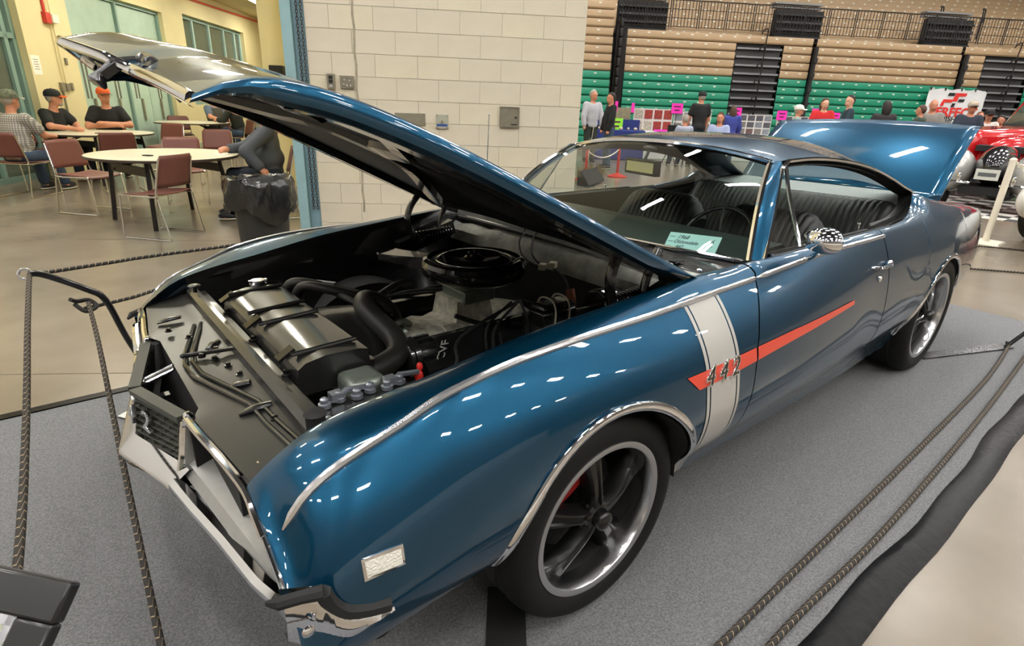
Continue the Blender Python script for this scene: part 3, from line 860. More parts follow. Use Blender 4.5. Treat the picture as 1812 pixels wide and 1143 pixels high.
for s in (0, 1):
    bo = MB(); rows = []
    for k in range(26):
        y = -.325 - (.905 - .325) * k / 25; x, z = bump_sec(y)
        sw = min(1, k / 5)
        rows.append([(x + .030, y, z + .020 - .010 * sw), (x + .014, y, z + .022 - .010 * sw), (x + .002, y, z + .012 - .008 * sw), (x, y, z - .004), (x + .006, y, z - .022), (x + .03, y, z - .075), (x + .06, y, z - .09)])
    bo.grid(rows, flip=True)
    o = cpart('bumper_blade', mir(bo) if s else bo, M_chrome, parent=bumper, smooth=30)
    # slot behind the blade with the parking lamp and its bolts
    st = MB(); rows = []
    for k in range(14):
        y = -.36 - .47 * k / 13; x, z = bump_sec(y)
        rows.append([(x + .052, y, z + .014), (x + .045, y, z - .015), (x + .018, y, z - .012)])
    st.grid(rows, flip=True); cpart('bumper_slot', mir(st) if s else st, M_chrome_dull, parent=bumper)
    for yy in (-.40, -.50, -.62, -.70, -.78):
        x, z = bump_sec(yy); b1 = MB(); b1.lathe([(.009, 0), (.009, .004), (.006, .010), (.001, .011)], 8, Matrix.Translation((x + .030, yy, z - .012)))
        cpart('bumper_bolt', mir(b1) if s else b1, M_chrome, parent=bumper)
    # wrap-round end with its scooped tail and a rubber strip on top
    we = MB(); rows = []
    for k in range(22):
        t = k / 21; X = -.872 + .190 * t
        y = -.893 - .045 * math.sin(min(1, t * 1.6) * PI / 2)
        ztop = np.interp(t, [0, .28, .33, .40, .50, .62, .8, 1], [.604, .604, .590, .558, .530, .516, .506, .500])
        zbot = np.interp(t, [0, .2, .5, .8, 1], [.500, .478, .476, .480, .488])
        rows.append([(X, y + .02, ztop + .002), (X, y - .004, ztop), (X, y - .008, ztop - .008), (X, y - .010, (ztop + zbot) / 2), (X, y, zbot), (X, y + .03, zbot - .006)])
    we.grid(rows, flip=True)
    cpart('bumper_end', mir(we) if s else we, M_chrome, parent=bumper)
    rs = MB(); rs.tube([(-.895, -.885, .598), (-.880, -.906, .606), (-.845, -.922, .612), (-.812, -.934, .612)], [.005, .012, .012, .014], 8)
    rs.tube(cr([(-.812, -.934, .612), (-.800, -.930, .575), (-.775, -.930, .540), (-.735, -.935, .522), (-.690, -.94, .512)], 4), .015, 6)  # black tube stands in for the shaded gap between bumper end and fender
    cpart('rubber_strip_and_gap_shade', mir(rs) if s else rs, M_matte, parent=bumper)
    lb = MB(); lb.lathe([(.012, 0), (.012, .003), (.008, .006), (.001, .0065)], 14, Matrix.Translation((-.846, -.936, .545)) @ Matrix.Rotation(R(90), 4, 'X'))
    cpart('bumper_bolt', mir(lb) if s else lb, M_chrome, parent=bumper)
    
# ---------------------------------------------------------------- engine bay
bay = MB()
for y in (-.700, .700):
    rows = []
    for X in np.linspace(-.70, .62, 24):
        a = 1 if y > 0 else -1
        rows.append([(X, a * (in_y(X) + .002), in_z(X) - .001), (X, a * (in_y(X) - .012), in_z(X) - .030), (X, a * (in_y(X) - .010), .78), (X, a * (in_y(X) - .06), .70), (X, a * .52, .56 if -.4 < X < .35 else .50)])
    m = MB(); m.grid(rows, flip=(y > 0)); cpart('inner_fender', m, M_black)
fw = MB()
fw.grid([[(.62, -.72, .88), (.62, .72, .88)], [(.60, -.72, .60), (.60, .72, .60)], [(.50, -.6, .35), (.50, .6, .35)]])
fw.grid([[(-.7, -.55, .42), (-.7, .55, .42)], [(.55, -.55, .40), (.55, .55, .40)]])
firewall = cpart('firewall', fw, M_matte)
# cowl panel with louvres between hood and windscreen
cw = MB(); rows = []
for k in range(37):
    w = -1 + 2 * k / 36; g = ws_pt(1.0, w)
    rows.append([g + Vector((-.004, 0, -.006)), Vector((g.x - .05, g.y, g.z - .012)), Vector((.615 + .05 * (abs(w) ** 2), w * .742, .920)), Vector((.575, w * .742, .905)), Vector((.57, w * .742, .875))])
cw.grid(rows, flip=False)
cowl = cpart('cowl_panel', cw, M_black)
cf = MB(); cf.grid([[Vector((.590 + .03 * w * w, w * .735, .918)) for w in np.linspace(-1, 1, 21)], [Vector((.560 + .02 * w * w, w * .73, .885 + .006 * math.sin(w * 40))) for w in np.linspace(-1, 1, 21)], [Vector((.530, w * .72, .850)) for w in np.linspace(-1, 1, 21)], [Vector((.525, w * .70, .80)) for w in np.linspace(-1, 1, 21)]])
cpart('cowl_front', cf, M_cowl, parent=cowl)
wz = MB(); wz.tube([(.575, w * .73, .905) for w in np.linspace(-.95, .95, 20)], .010, 6); cpart('cowl_seal', wz, M_matte, parent=cowl)
for k in range(13):
    w = -.78 + 1.56 * k / 12
    m = MB(); m.box((.655, w * .73, .931), (.055, .028, .008)); cpart('cowl_louvre', m, M_black, parent=cowl)
wp = MB()
for c, wd in ((-.15, .30), (.32, .34)):
    wp.tube([(.640, c - wd / 2, .940), (.655, c, .948), (.690, c + wd / 2, .950)], [.006, .009, .006], 6)
cpart('wiper_linkage', wp, M_chrome_dull, parent=cowl)
for (y0, x0) in ((.10, .60), (.18, .605), (.30, .60), (.36, .61)):
    m = MB(); m.ell((x0, y0, .928), (.030, .034, .010), 8, 6); cpart('cowl_clip', m, M_cream, parent=cowl)
sc = MB(); sc.ell((.545, -.735, .952), (.009, .009, .006), 10, 6); cpart('cowl_screw', sc, M_chrome, parent=cowl)
# core support bar
cb = MB()
for y in np.linspace(-.64, .60, 2): pass
rows = []
for k in range(32):
    y = -.66 + 1.28 * k / 31
    rows.append([(-.715, y, .718), (-.712, y, .752), (-.695, y, .764), (-.678, y, .760), (-.672, y, .742), (-.650, y, .742), (-.640, y, .730)])
cb.grid(rows); core = cpart('core_support', cb, M_satin)
m = MB(); m.tube([(-.700, .52, .770), (-.700, .52, .79)], .008, 8); m.ell((-.700, .52, .795), (.022, .022, .006), 12, 6); cpart('hood_bumper', m, M_satin, parent=core)
m = MB(); m.tube([(-.690, -.62, .74), (-.690, -.62, .785)], .022, 12); m.ell((-.690, -.62, .787), (.026, .026, .008), 14, 6); cpart('hood_bumper', m, M_matte, parent=core)
m = MB(); m.lathe([(.018, 0), (.018, .006), (.008, .010), (.008, .020), (.001, .021)], 12, Matrix.Translation((-.660, -.615, .745))); cpart('support_nut', m, M_copper, parent=core)
# radiator with shroud
rad = MB()
rows = []
for k in range(15):
    y = -.36 + .74 * k / 14
    rows.append([(-.640, y, .735), (-.636, y, .775), (-.615, y, .790), (-.560, y, .800), (-.47, y, .800 - .01 * abs(y)), (-.44, y, .790), (-.435, y, .74)])
rad.grid(rows)
for e in (-.36, .38):
    rad.add([(-.640, e, .70), (-.636, e, .775), (-.615, e, .790), (-.560, e, .800), (-.47, e, .797), (-.44, e, .790), (-.435, e, .70)], [tuple(range(7))])
radiator = cpart('radiator_shroud', rad, M_satin, smooth=35)
sh = MB(); rows = []
for k in range(15):
    a = R(18) + R(150) * k / 14
    rows.append([(-.50, .02 + .27 * math.cos(a), .55 + .235 * math.sin(a)), (-.40, .02 + .26 * math.cos(a), .55 + .235 * math.sin(a)), (-.30, .02 + .25 * math.cos(a), .55 + .225 * math.sin(a)), (-.295, .02 + .24 * math.cos(a), .55 + .215 * math.sin(a))])
sh.grid(rows, flip=True); cpart('fan_shroud', sh, M_satin, parent=radiator)
for (a, b) in (((-.63, -.30, .797), (-.45, -.30, .803)), ((-.63, -.02, .797), (-.45, -.02, .806)), ((-.63, .10, .797), (-.45, .10, .806)), ((-.63, .33, .797), (-.45, .33, .803))):
    m = MB(); m.tube([a, b], .007, 8); cpart('shroud_rib', m, M_satin, parent=radiator)
for y in (-.30, .0, .30):
    m = MB(); m.lathe([(.014, 0), (.014, .005), (.009, .006), (.009, .016), (.001, .017)], 6, Matrix.Translation((-.648, y, .742))); cpart('shroud_bolt', m, M_black, parent=radiator)
    m = MB(); m.bar((-.655, y + .05, .770), (-.610, y + .05, .797), .035, .008); cpart('shroud_clip', m, M_black, parent=radiator)
m = MB(); m.lathe([(.030, 0), (.030, .008), (.024, .014), (.024, .020), (.001, .021)], 20, Matrix.Translation((-.515, .385, .800))); m.box((-.515, .385, .816), (.062, .016, .008)); cpart('radiator_cap', m, M_chrome_dull, parent=radiator)
m = MB(); m.box((-.49, -.415, .665), (.105, .11, .17)); cpart('radiator_tank', m, M_tank, parent=radiator, bevel=.02)
# battery beside the radiator
bt_ = MB(); bt_.box((-.52, -.545, .625), (.27, .16, .20)); battery = cpart('battery', bt_, M_satin, bevel=.01)
for k in range(6):
    m = MB(); X = -.625 + .042 * k
    m.lathe([(.016, 0), (.016, .010), (.011, .012), (.011, .022), (.006, .026), (.001, .026)], 10, Matrix.Translation((X, -.500 + .012 * (k % 2), .728)))
    cpart('battery_cap', m, M_copper, parent=battery)
for X in (-.59, -.44):
    m = MB(); m.tube([(X, -.485, .735), (X + .03, -.48, .748), (X + .09, -.475, .738)], .008, 6); m.box((X, -.485, .742), (.03, .03, .02)); cpart('battery_clamp', m, M_copper, parent=battery)
m = MB(); m.ell((-.345, -.470, .722), (.013, .012, .020), 10, 6); m.ell((-.335, -.458, .742), (.010, .009, .014), 10, 6); m.tube(cr([(-.345, -.470, .70), (-.42, -.50, .70), (-.47, -.53, .69)], 4), .008, 6); cpart('terminal_cover', m, M_red_plastic, parent=battery)
m = MB(); m.tube(cr([(-.58, -.47, .69), (-.50, -.455, .715), (-.42, -.47, .70), (-.34, -.44, .69)], 5), .006, 6); cpart('battery_cable', m, M_matte, parent=battery)
# engine: block, heads, intake, carburettor, air cleaner
eb = MB(); eb.box((.08, -.03, .50), (.70, .34, .22)); 
engine = cpart('engine_block', eb, M_engine, bevel=.02)
im = MB(); rows = []
for k in range(13):
    X = -.22 + .58 * k / 12; w = .17 + .03 * math.sin(k * 1.9)
    rows.append([(X, -.03 - w, .60), (X, -.03 - w * .75, .655), (X, -.03 - .09, .675 + .012 * (k % 2)), (X, -.03, .69), (X, -.03 + .09, .675 + .012 * (k % 2)), (X, -.03 + w * .75, .655), (X, -.03 + w, .60)])
im.grid(rows, cap=False)
im.add([rows[0][i] for i in range(7)], [tuple(range(6, -1, -1))])
im.box((.10, -.03, .72), (.17, .17, .09), taper=.85)
for k in range(4): im.box((-.14 + .13 * k, -.15, .645), (.055, .12, .045), rot=Matrix.Rotation(R(25), 3, 'X'))
im.box((-.19, -.03, .665), (.08, .12, .06), taper=.7); im.ell((-.24, -.02, .70), (.035, .035, .04), 12, 8)
cpart('intake_manifold', im, M_engine, parent=engine, smooth=30)
cbt = MB(); cbt.box((.12, -.04, .775), (.14, .15, .05)); cbt.tube([(.12, -.04, .78), (.12, -.04, .83)], .06, 16); cpart('carburettor', cbt, M_tank, parent=engine, bevel=.006)
for s in (-1, 1):
    vc = MB(); Mv = Matrix.Translation((.06, -.03 + s * .235, .655)) @ Matrix.Rotation(R(-s * 38), 4, 'X')
    rows = [[(X, yy, zz) for X in (-.29, .29)] for yy, zz in ((-.075, -.04), (-.075, .018), (-.055, .035), (.055, .035), (.075, .018), (.075, -.04))]
    vc.grid(rows, M=Mv)
    for e in (-.29, .29): vc.add([(e, -.075, -.04), (e, -.075, .018), (e, -.055, .035), (e, .055, .035), (e, .075, .018), (e, .075, -.04)], [tuple(range(6))], Mv)
    o = cpart('valve_cover', vc, M_black, parent=engine)
    for k in range(4):
        w_ = MB(); X = -.18 + .14 * k
        w_.tube(cr([(X, -.03 + s * .30, .60), (X + .02, -.03 + s * .35, .68), (X + .10, -.03 + s * .26, .72), (.30, -.03 + s * .10, .73)], 5), .0055, 6)
        cpart('spark_wire', w_, M_matte, parent=engine)
AC = Matrix.Translation((.128, -.065, .862))
ac = MB()
ac.lathe([(.055, -.035), (.150, -.030), (.183, -.012), (.190, .0), (.190, .022), (.183, .026)], 56, AC)
air = cpart('air_cleaner', ac, M_black, parent=engine)
al = MB()
al.lathe([(.188, .020), (.193, .030), (.186, .044), (.172, .050), (.160, .044), (.150, .041), (.138, .046), (.120, .056), (.095, .058), (.060, .050), (.040, .047), (.034, .052), (.030, .058), (.001, .059)], 64, AC)
cpart('air_cleaner_lid', al, mat('lid_black', (0.035, 0.032, 0.029), rough=0.10, metal=0.9, coat=1.0), parent=engine)
for rr, zz in ((.190, .030), (.140, .046)):
    m = MB(); m.torus(rr, .0022, 64, 6, AC @ Matrix.Translation((0, 0, zz))); cpart('lid_rim', m, M_chrome_dull, parent=engine)
m = MB(); m.lathe([(.012, 0), (.014, .006), (.006, .010), (.004, .02), (.001, .021)], 10, AC @ Matrix.Translation((0, 0, .058))); m.box((0, 0, .070), (.05, .008, .010), AC); cpart('wing_nut', m, M_black, parent=engine)
sn = MB(); rows = []
for (x, y, w, h, z) in ((.04, .10, .075, .045, .872), (.005, .16, .08, .040, .872), (-.03, .225, .095, .030, .875), (-.055, .275, .105, .028, .877)):
    d = Vector((-.45, .89, 0)).normalized(); sd = Vector((d.y, -d.x, 0))
    c = Vector((x, y, z)); rows.append([c + sd * w / 2 + Vector((0, 0, h / 2)), c - sd * w / 2 + Vector((0, 0, h / 2)), c - sd * w / 2 - Vector((0, 0, h / 2)), c + sd * w / 2 - Vector((0, 0, h / 2))])
sn.grid(rows, closed=True, cap=True); cpart('intake_snorkel', sn, M_black, parent=engine)
m = MB(); m.tube([rows[-1][0], rows[-1][1]], .005, 6); cpart('snorkel_lip', m, M_chrome_dull, parent=engine)
# hoses
uh = MB(); uh.tube(cr([(-.415, -.30, .690), (-.36, -.285, .690), (-.30, -.255, .700), (-.275, -.20, .725), (-.29, -.10, .765), (-.295, -.03, .790), (-.265, .02, .795), (-.215, .02, .770), (-.19, -.01, .725), (-.205, -.03, .70)], 7), .036, 14)
cpart('radiator_hose', uh, M_hose, parent=engine)
for c, ax in (((-.415, -.302, .690), 'Y'), ((-.203, -.028, .708), 'Z')):
    m = MB(); m.torus(.036, .005, 24, 6, Matrix.Translation(c) @ Matrix.Rotation(R(90 if ax == 'Y' else 20), 4, 'Y')); m.box(Vector(c) + Vector((0, -.01, .042)), (.018, .03, .012)); cpart('hose_clamp', m, M_chrome_dull, parent=engine)
for pts, r in (([(-.44, .30, .70), (-.40, .27, .80), (-.33, .20, .80), (-.24, .16, .77)], .018), ([(-.46, .34, .70), (-.42, .33, .80), (-.34, .27, .80), (-.20, .22, .75)], .018),
               ([(-.20, .07, .78), (-.10, .11, .80), (-.04, .12, .80)], .014), ([(-.30, .20, .78), (-.28, .10, .77), (-.24, .05, .74)], .012)):
    m = MB(); m.tube(cr(pts, 6), r, 10); cpart('heater_hose', m, M_hose, parent=engine)
m = MB(); m.bar((-.335, .30, .805), (-.30, .20, .815), .012, .010); cpart('tube_bracket', m, M_copper, parent=engine)
m = MB(); m.lathe([(.035, -.02), (.040, 0), (.040, .03), (.030, .035)], 16, Matrix.Translation((-.19, -.05, .665)) @ Matrix.Rotation(R(70), 4, 'Y')); m.tube(cr([(-.23, -.05, .68), (-.205, -.055, .715), (-.17, -.06, .72), (-.14, -.05, .70)], 4), .013, 8); cpart('thermostat_neck', m, M_tank, parent=engine)
# accessory drive
pl = MB(); Mp = Matrix.Translation((-.225, -.235, .668)) @ Matrix.Rotation(R(-90), 4, 'Y') 
pl.lathe([(.02, .05), (.030, .052), (.058, .048), (.064, .042), (.064, .030), (.058, .028), (.064, .024), (.064, .008), (.058, .004), (.058, -.05), (.05, -.07), (.001, -.07)], 28, Mp)
alt = cpart('alternator', pl, M_satin, parent=engine)
for k in range(14):
    a = 2 * PI * k / 14
    m = MB(); m.box((.060 * math.cos(a), .060 * math.sin(a), -.025), (.008, .010, .05), Mp, rz=a); cpart('alternator_fin', m, M_black, parent=engine)
text('pulley_lettering', 'CVF', .045, mat('letter_white', '#d6d6d0', rough=0.5), engine, basis((-.165, -.310, .698), (.15, -.25, .95), (-.95, -.10, .12)), extrude=.0008)
for c, r in (((-.27, -.03, .60), .075), ((-.28, .12, .56), .07), ((-.28, -.05, .46), .09)):
    m = MB(); m.lathe([(.01, .02), (r * .6, .02), (r, .015), (r, .005), (r * .9, 0), (r, -.005), (r, -.02), (r * .5, -.02)], 28, Matrix.Translation(c) @ Matrix.Rotation(R(-90), 4, 'Y')); cpart('pulley', m, M_black, parent=engine)
fanm = MB()
for k in range(6):
    fanm.box((0, .14, 0), (.006, .17, .075), Matrix.Translation((-.33, .02, .55)) @ Matrix.Rotation(2 * PI * k / 6, 4, 'X') @ Matrix.Rotation(R(25), 4, 'Y'))
cpart('cooling_fan', fanm, M_black, parent=engine)
# brake master cylinder with its two wire bails
mc = MB(); mc.box((.235, -.385, .760), (.155, .085, .055)); mc.box((.235, -.385, .800), (.150, .080, .020), taper=.85); mc.tube([(.31, -.40, .73), (.58, -.44, .74)], .035, 12); mc.tube([(.42, -.42, .74), (.52, -.435, .74)], .085, 20)
master = cpart('master_cylinder', mc, M_black, bevel=.008)
for X in (.205, .270):
    m = MB(); m.tube(cr([(X, -.430, .725), (X, -.432, .79), (X, -.41, .822), (X, -.36, .822), (X, -.338, .79), (X, -.336, .73)], 5), .0032, 6); cpart('wire_bail', m, M_cream, parent=master)
m = MB(); m.tube(cr([(.16, -.44, .73), (.20, -.47, .72), (.28, -.48, .725), (.33, -.47, .74)], 5), .004, 6); m.box((.25, -.478, .725), (.035, .014, .012)); cpart('brake_line', m, M_copper, parent=master)
# wiring
for pts, r in (([(.60, .16, .93), (.50, .12, .90), (.44, .02, .85), (.46, -.08, .82)], .004), ([(.61, .13, .94), (.54, .08, .90), (.47, .0, .86), (.47, -.08, .82)], .004),
               ([(.50, -.10, .82), (.47, -.20, .80), (.42, -.28, .76)], .006), ([(.20, -.20, .76), (.05, -.26, .72), (.0, -.32, .66)], .005), ([(-.02, -.16, .74), (.08, -.20, .70), (.20, -.28, .70)], .009), ([(.07, -.30, .70), (.05, -.36, .66), (.10, -.44, .62)], .005)):
    m = MB(); m.tube(cr(pts, 6), r, 6); cpart('wiring', m, M_matte, parent=firewall)
for c in ((.462, -.075, .828), (.49, -.105, .838)):
    m = MB(); m.box(c, (.035, .03, .025), rz=.5); cpart('wire_connector', m, M_cream, parent=firewall, bevel=.004)
m = MB(); m.tube(cr([(.40, -.30, .80), (.39, -.33, .74), (.38, -.36, .70)], 4), .018, 8); cpart('copper_fitting', m, mat('copper_brown', '#7a4a35', rough=.45, metal=.4), parent=firewall)
m = MB(); m.box((.50, -.62, .80), (.12, .10, .06)); cpart('relay_box', m, M_black, bevel=.008)
m = MB(); m.ell((.46, -.58, .845), (.012, .010, .012), 8, 6); cpart('yellow_fuse', m, mat('yellow_cap', '#c9a227', rough=.4))
# radio aerial on the far fender
m = MB(); m.lathe([(.012, 0), (.010, .02), (.004, .03)], 10, Matrix.Translation((.815, .80, .945))); m.tube([(.815, .80, .96), (.834, .80, 1.395)], [.003, .0018], 6); m.ell((.834, .80, 1.397), (.004, .004, .004), 8, 6)
cpart('radio_aerial', m, M_chrome)
# ---------------------------------------------------------------- cabin
ds = MB(); rows = []
for k in range(33):
    w = -1 + 2 * k / 32; g = ws_pt(1.0, w)
    rows.append([g + Vector((.012, 0, -.010)), Vector((g.x + .14, w * .69, .932)), Vector((1.08, w * .69, .948)), Vector((1.18, w * .69, .952)), Vector((1.215, w * .69, .930)), Vector((1.19, w * .69, .84)), Vector((1.15, w * .69, .60))])
ds.grid(rows); cpart('dashboard', ds, M_dash)
sw = MB(); Ms = Matrix.Translation((1.31, -.31, .870)) @ Matrix.Rotation(R(-58), 4, 'Y')
sw.torus(.178, .009, 48, 8, Ms)
for a in (R(10), R(170), R(270)):
    sw.tube([Ms @ Vector((.03 * math.cos(a), .03 * math.sin(a), -.03)), Ms @ Vector((.172 * math.cos(a), .172 * math.sin(a), 0))], .006, 6)
sw.lathe([(.045, -.05), (.05, -.02), (.03, -.01), (.001, -.01)], 20, Ms)
sw.tube([(1.30, -.31, .86), (1.14, -.31, .78)], .025, 10)
cpart('steering_wheel', sw, M_black)
def seat_back(x, y0, y1, z0, z1, lean, thick, ribs, rnd=.06):
    """ribbed upholstered back; front face towards -x"""
    m = MB(); nr = ribs * 6; rows = []
    prof_ = [(-thick / 2, 0), (-thick / 2 - .012, .25), (-thick / 2 - .012, .6), (-thick / 2, .85), (-thick * .30, .97), (0, 1.0), (thick * .35, .97), (thick / 2, .85), (thick / 2, 0)]
    for i in range(nr + 1):
        t = i / nr; y = y0 + (y1 - y0) * t
        e = min(t, 1 - t) * (y1 - y0)
        rz = z1 - (rnd * (1 - min(1, e / rnd)) ** 2 if e < rnd else 0)
        rb = .007 * abs(math.sin(PI * ribs * t)) * (1 if .06 < t < .94 else .3)
        row = []
        for dx, h in prof_:
            z = z0 + (rz - z0) * h
            row.append((x + lean * h + dx * (1 if dx > 0 else 1) - (rb if dx < 0 else 0) - (0 if dx < 0 else -rb * .2), y, z + (rb * .6 if h > .9 else 0)))
        rows.append(row)
    m.grid(rows, flip=True)
    m.add([rows[0][i] for i in range(9)], [tuple(range(9))]); m.add([rows[-1][i] for i in range(9)], [tuple(range(8, -1, -1))])
    return m
for y0, y1 in ((-.60, -.07), (.07, .60)):
    o = cpart('front_seat', seat_back(1.62, y0, y1, .62, 1.0, .16, .15, 17, rnd=.12), M_vinyl)
    q = MB(); q.box((1.42, (y0 + y1) / 2, .58), (.52, y1 - y0, .16)); cpart('seat_cushion', q, M_vinyl, parent=o, bevel=.04)
o = cpart('rear_seat', seat_back(2.36, -.64, .64, .60, 1.0, .20, .16, 38), M_vinyl)
q = MB(); q.box((2.15, 0, .58), (.46, 1.28, .14)); cpart('seat_cushion', q, M_vinyl, parent=o, bevel=.04)
q = MB(); rows = [[(2.60, y, .990), (2.78, y, 1.012), (2.93, y, 1.022), (3.06, y, .962)] for y in (-.60, 0, .60)]; q.grid(rows); q.box((2.62, 0, .985), (.05, 1.3, .03)); cpart('parcel_shelf', q, M_shelf)
q = MB(); q.grid([[(x, y, z - .03) for x, y, z in full(roof_row(X, 12))] for X in np.linspace(1.24, 2.22, 12)]); cpart('headliner', q, M_headliner)
for s in (0, 1):
    q = MB(); q.grid([[(.95, -.735, .955), (1.83, -.745, .955), (2.3, -.70, .965), (2.55, -.66, 1.0)], [(.95, -.74, .70), (1.83, -.74, .70), (2.3, -.70, .70), (2.55, -.66, .70)], [(.95, -.72, .40), (1.83, -.72, .40), (2.3, -.68, .40), (2.55, -.66, .40)]])
    q.grid([[(.95, -.735, .955), (1.83, -.745, .955)], [(.95, -.775, .955), (1.83, -.782, .955)]], flip=True)
    cpart('door_card', mir(q) if s else q, M_vinyl, parent=door[s])
im_ = MB(); Mi = Matrix.Translation((1.125, .0, 1.190)) @ Matrix.Rotation(R(-12), 4, 'Z')
im_.box((0, 0, 0), (.030, .225, .070), Mi); im_.tube([(1.125, 0, 1.20), (1.17, 0, 1.275)], .008, 6); im_.ell((1.165, 0, 1.272), (.03, .04, .012), 10, 6)
o = cpart('rear_view_mirror', im_, M_black, bevel=.010)
q = MB(); q.box((.016, 0, 0), (.002, .205, .052), Mi); q.box((-.016, 0, 0), (.002, .19, .045), Mi); cpart('mirror_glass', q, M_chrome, parent=o)
# ---------------------------------------------------------------- wheels
def spoke_mesh():
    m = MB(); rows = []
    # r, half width, height of the crown (towards the outside), height of the edges
    for r, w, h, e in ((.020, .026, -.016, -.030), (.045, .025, -.010, -.036), (.080, .025, -.014, -.044), (.120, .028, -.022, -.052), (.160, .035, -.033, -.062), (.195, .047, -.044, -.070), (.219, .060, -.052, -.076)):
        rows.append([(r, -w, e - .02), (r, -w, e), (r, -w * .62, h - .001), (r, -w * .40, h), (r, -w * .28, h - .007), (r, w * .28, h - .007), (r, w * .40, h), (r, w * .62, h - .001), (r, w, e), (r, w, e - .02)])
    m.grid(rows, flip=False)
    return m
def make_wheel(width):
    """axis along local z (outside = +z), lip plane at z = 0"""
    d = {}
    tm = MB(); W = width
    tp_ = [(.238, -.004), (.246, .004), (.262, .012), (.285, .014), (.305, .008), (.318, -.004), (.326, -.018), (.330, -.035), (.331, -W / 2), (.330, -W + .035), (.326, -W + .018), (.305, -W - .006), (.262, -W - .008), (.240, -W + .004)]
    tm.lathe(tp_, 72); d['tire'] = (tm, M_rubber)
    gv = MB()
    for zz in (-.06, -.10, -.14, -.18): gv.torus(.3305, .0025, 72, 4, Matrix.Translation((0, 0, zz * W / .235)))
    d['tread_groove'] = (gv, M_matte)
    lp = MB(); lp.lathe([(.240, -.002), (.245, .002), (.2445, .006), (.240, .007), (.2255, .004)], 72); d['rim_lip'] = (lp, M_alu_lip)
    br = MB(); br.lathe([(.2255, .004), (.223, .0), (.2205, -.030), (.2185, -.060)], 72); d['rim_barrel'] = (br, M_alu)
    bk = MB(); bk.lathe([(.2185, -.060), (.214, -.10), (.205, -W + .01)], 72); bk.lathe([(.205, -W + .01), (.001, -W + .01)], 40)
    bk.lathe([(.155, -.115), (.155, -.135), (.06, -.135), (.06, -.115), (.155, -.115)], 40); d['rim_inner'] = (bk, M_matte)
    cp = MB(); cp.lathe([(.045, -.045), (.045, -.018), (.036, -.014), (.030, -.010), (.030, .012), (.027, .018), (.018, .023), (.001, .025)], 32); d['center_cap'] = (cp, M_spoke)
    return d
def place_wheel(X, y, z, sc, side, width, spin):
    d = make_wheel(width)
    Mw = Matrix.Translation((X, y, z)) @ (Matrix.Rotation(R(90), 4, 'X') if side < 0 else Matrix.Rotation(R(-90), 4, 'X')) @ Matrix.Rotation(R(spin), 4, 'Z') @ Matrix.Scale(sc, 4)
    rim = obj('wheel', d['rim_barrel'][0], M_alu, car, Mw)
    for k in ('tire', 'tread_groove', 'rim_lip', 'rim_inner', 'center_cap'):
        obj(k, d[k][0], d[k][1], rim)
    sm = SPOKE
    for k in range(5):
        obj('spoke', sm, None, rim, Matrix.Rotation(2 * PI * k / 5, 4, 'Z'))
        m = MB(); m.lathe([(.008, -.045), (.008, -.028), (.001, -.026)], 6, Matrix.Rotation(2 * PI * (k + .5) / 5, 4, 'Z') @ Matrix.Translation((.052, 0, 0)))
        obj('lug_nut', m, M_spoke, rim)
    cl = MB(); cl.box((-.11, 0, -.098), (.055, .13, .06)); c = obj('brake_caliper', cl, M_red, rim, Matrix.Rotation(R(-spin) + R(90) * (1 if side < 0 else 1) - R(152), 4, 'Z'), bevel=.012)
    return rim
SPOKE = spoke_mesh().mesh('spoke', 50); SPOKE.materials.append(M_spoke)
place_wheel(0, -.885, .331, 1.0, -1, .235, 20)
place_wheel(2.845, -.845, .350, 1.057, -1, .265, 50)
place_wheel(0, .885, .331, 1.0, 1, .235, 5)
place_wheel(2.845, .845, .350, 1.057, 1, .265, 35)
# ---------------------------------------------------------------- floor, carpet
def concrete_mat(name, c1, c2, rough, bump):
    m = mat(name, c1, rough=rough, vary=0.2, color2=c2, vscale=1.3, bump=bump, bscale=50, detail=8)
    return m
M_floor = concrete_mat('polished_concrete', '#84796a', '#6e6557', 0.24, 0.02)
M_carpet = mat('grey_carpet', '#6e6f71', rough=0.95, vary=0.42, vscale=150, bump=0.6, bscale=300, sheen=0.2)
fl = MB(); fl.box((6, 6, -.05), (70, 60, .10))
floor_ = struct(obj('floor', fl, M_floor, smooth=0), 'polished tan concrete floor')
M_joint = mat('saw_joint', '#5d5546', rough=.8)
for k in range(0, 6):
    j = MB(); j.box((2, .93 + 3.05 * k, .0005), (34, .008, .001), ROOM); obj('saw_joint', j, M_joint, floor_, smooth=0)

cp_ = MB(); cp_.box((1.10, .04, .0025), (7.05, 2.84, .005))
tag(obj('show_carpet', cp_, M_carpet, smooth=0), 'large grey carpet spread under the blue car', 'carpet')
# ---------------------------------------------------------------- carpet edging, ropes, stands
M_edging = mat('black_vinyl_edging', (0.007, 0.007, 0.0075), rough=0.30, vary=0.3, vscale=20, bump=0.25, bscale=25, spec=0.12)
ed = MB(); rows = []
for k in range(60):
    x = -2.4 + 7.0 * k / 59; wv = .012 * math.sin(x * 3.1) + .006 * math.sin(x * 9)
    rows.append([(x, -1.355 + wv, .009), (x, -1.375 + wv, .016), (x, -1.41 + wv * .6, .020 + .004 * math.sin(x * 7)), (x, -1.445 + wv * .4, .010), (x, -1.462 + wv * .5, .002)])
ed.grid(rows); tag(obj('carpet_edging', ed, M_edging), 'glossy black edging strip along the near side of the grey carpet', 'edging')
ed2 = MB(); ed2.box((1.1, 1.475, .006), (7.05, .05, .012)); tag(obj('carpet_edging', ed2, M_edging), 'thin dark edging strip along the far side of the carpet', 'edging')
tpb = MB(); tpb.box((-.36, -.92, .0095), (.115, .62, .003), rz=R(-38)); tag(obj('floor_tape', tpb, M_matte), 'wide black tape strip on the carpet by the front tire', 'tape')

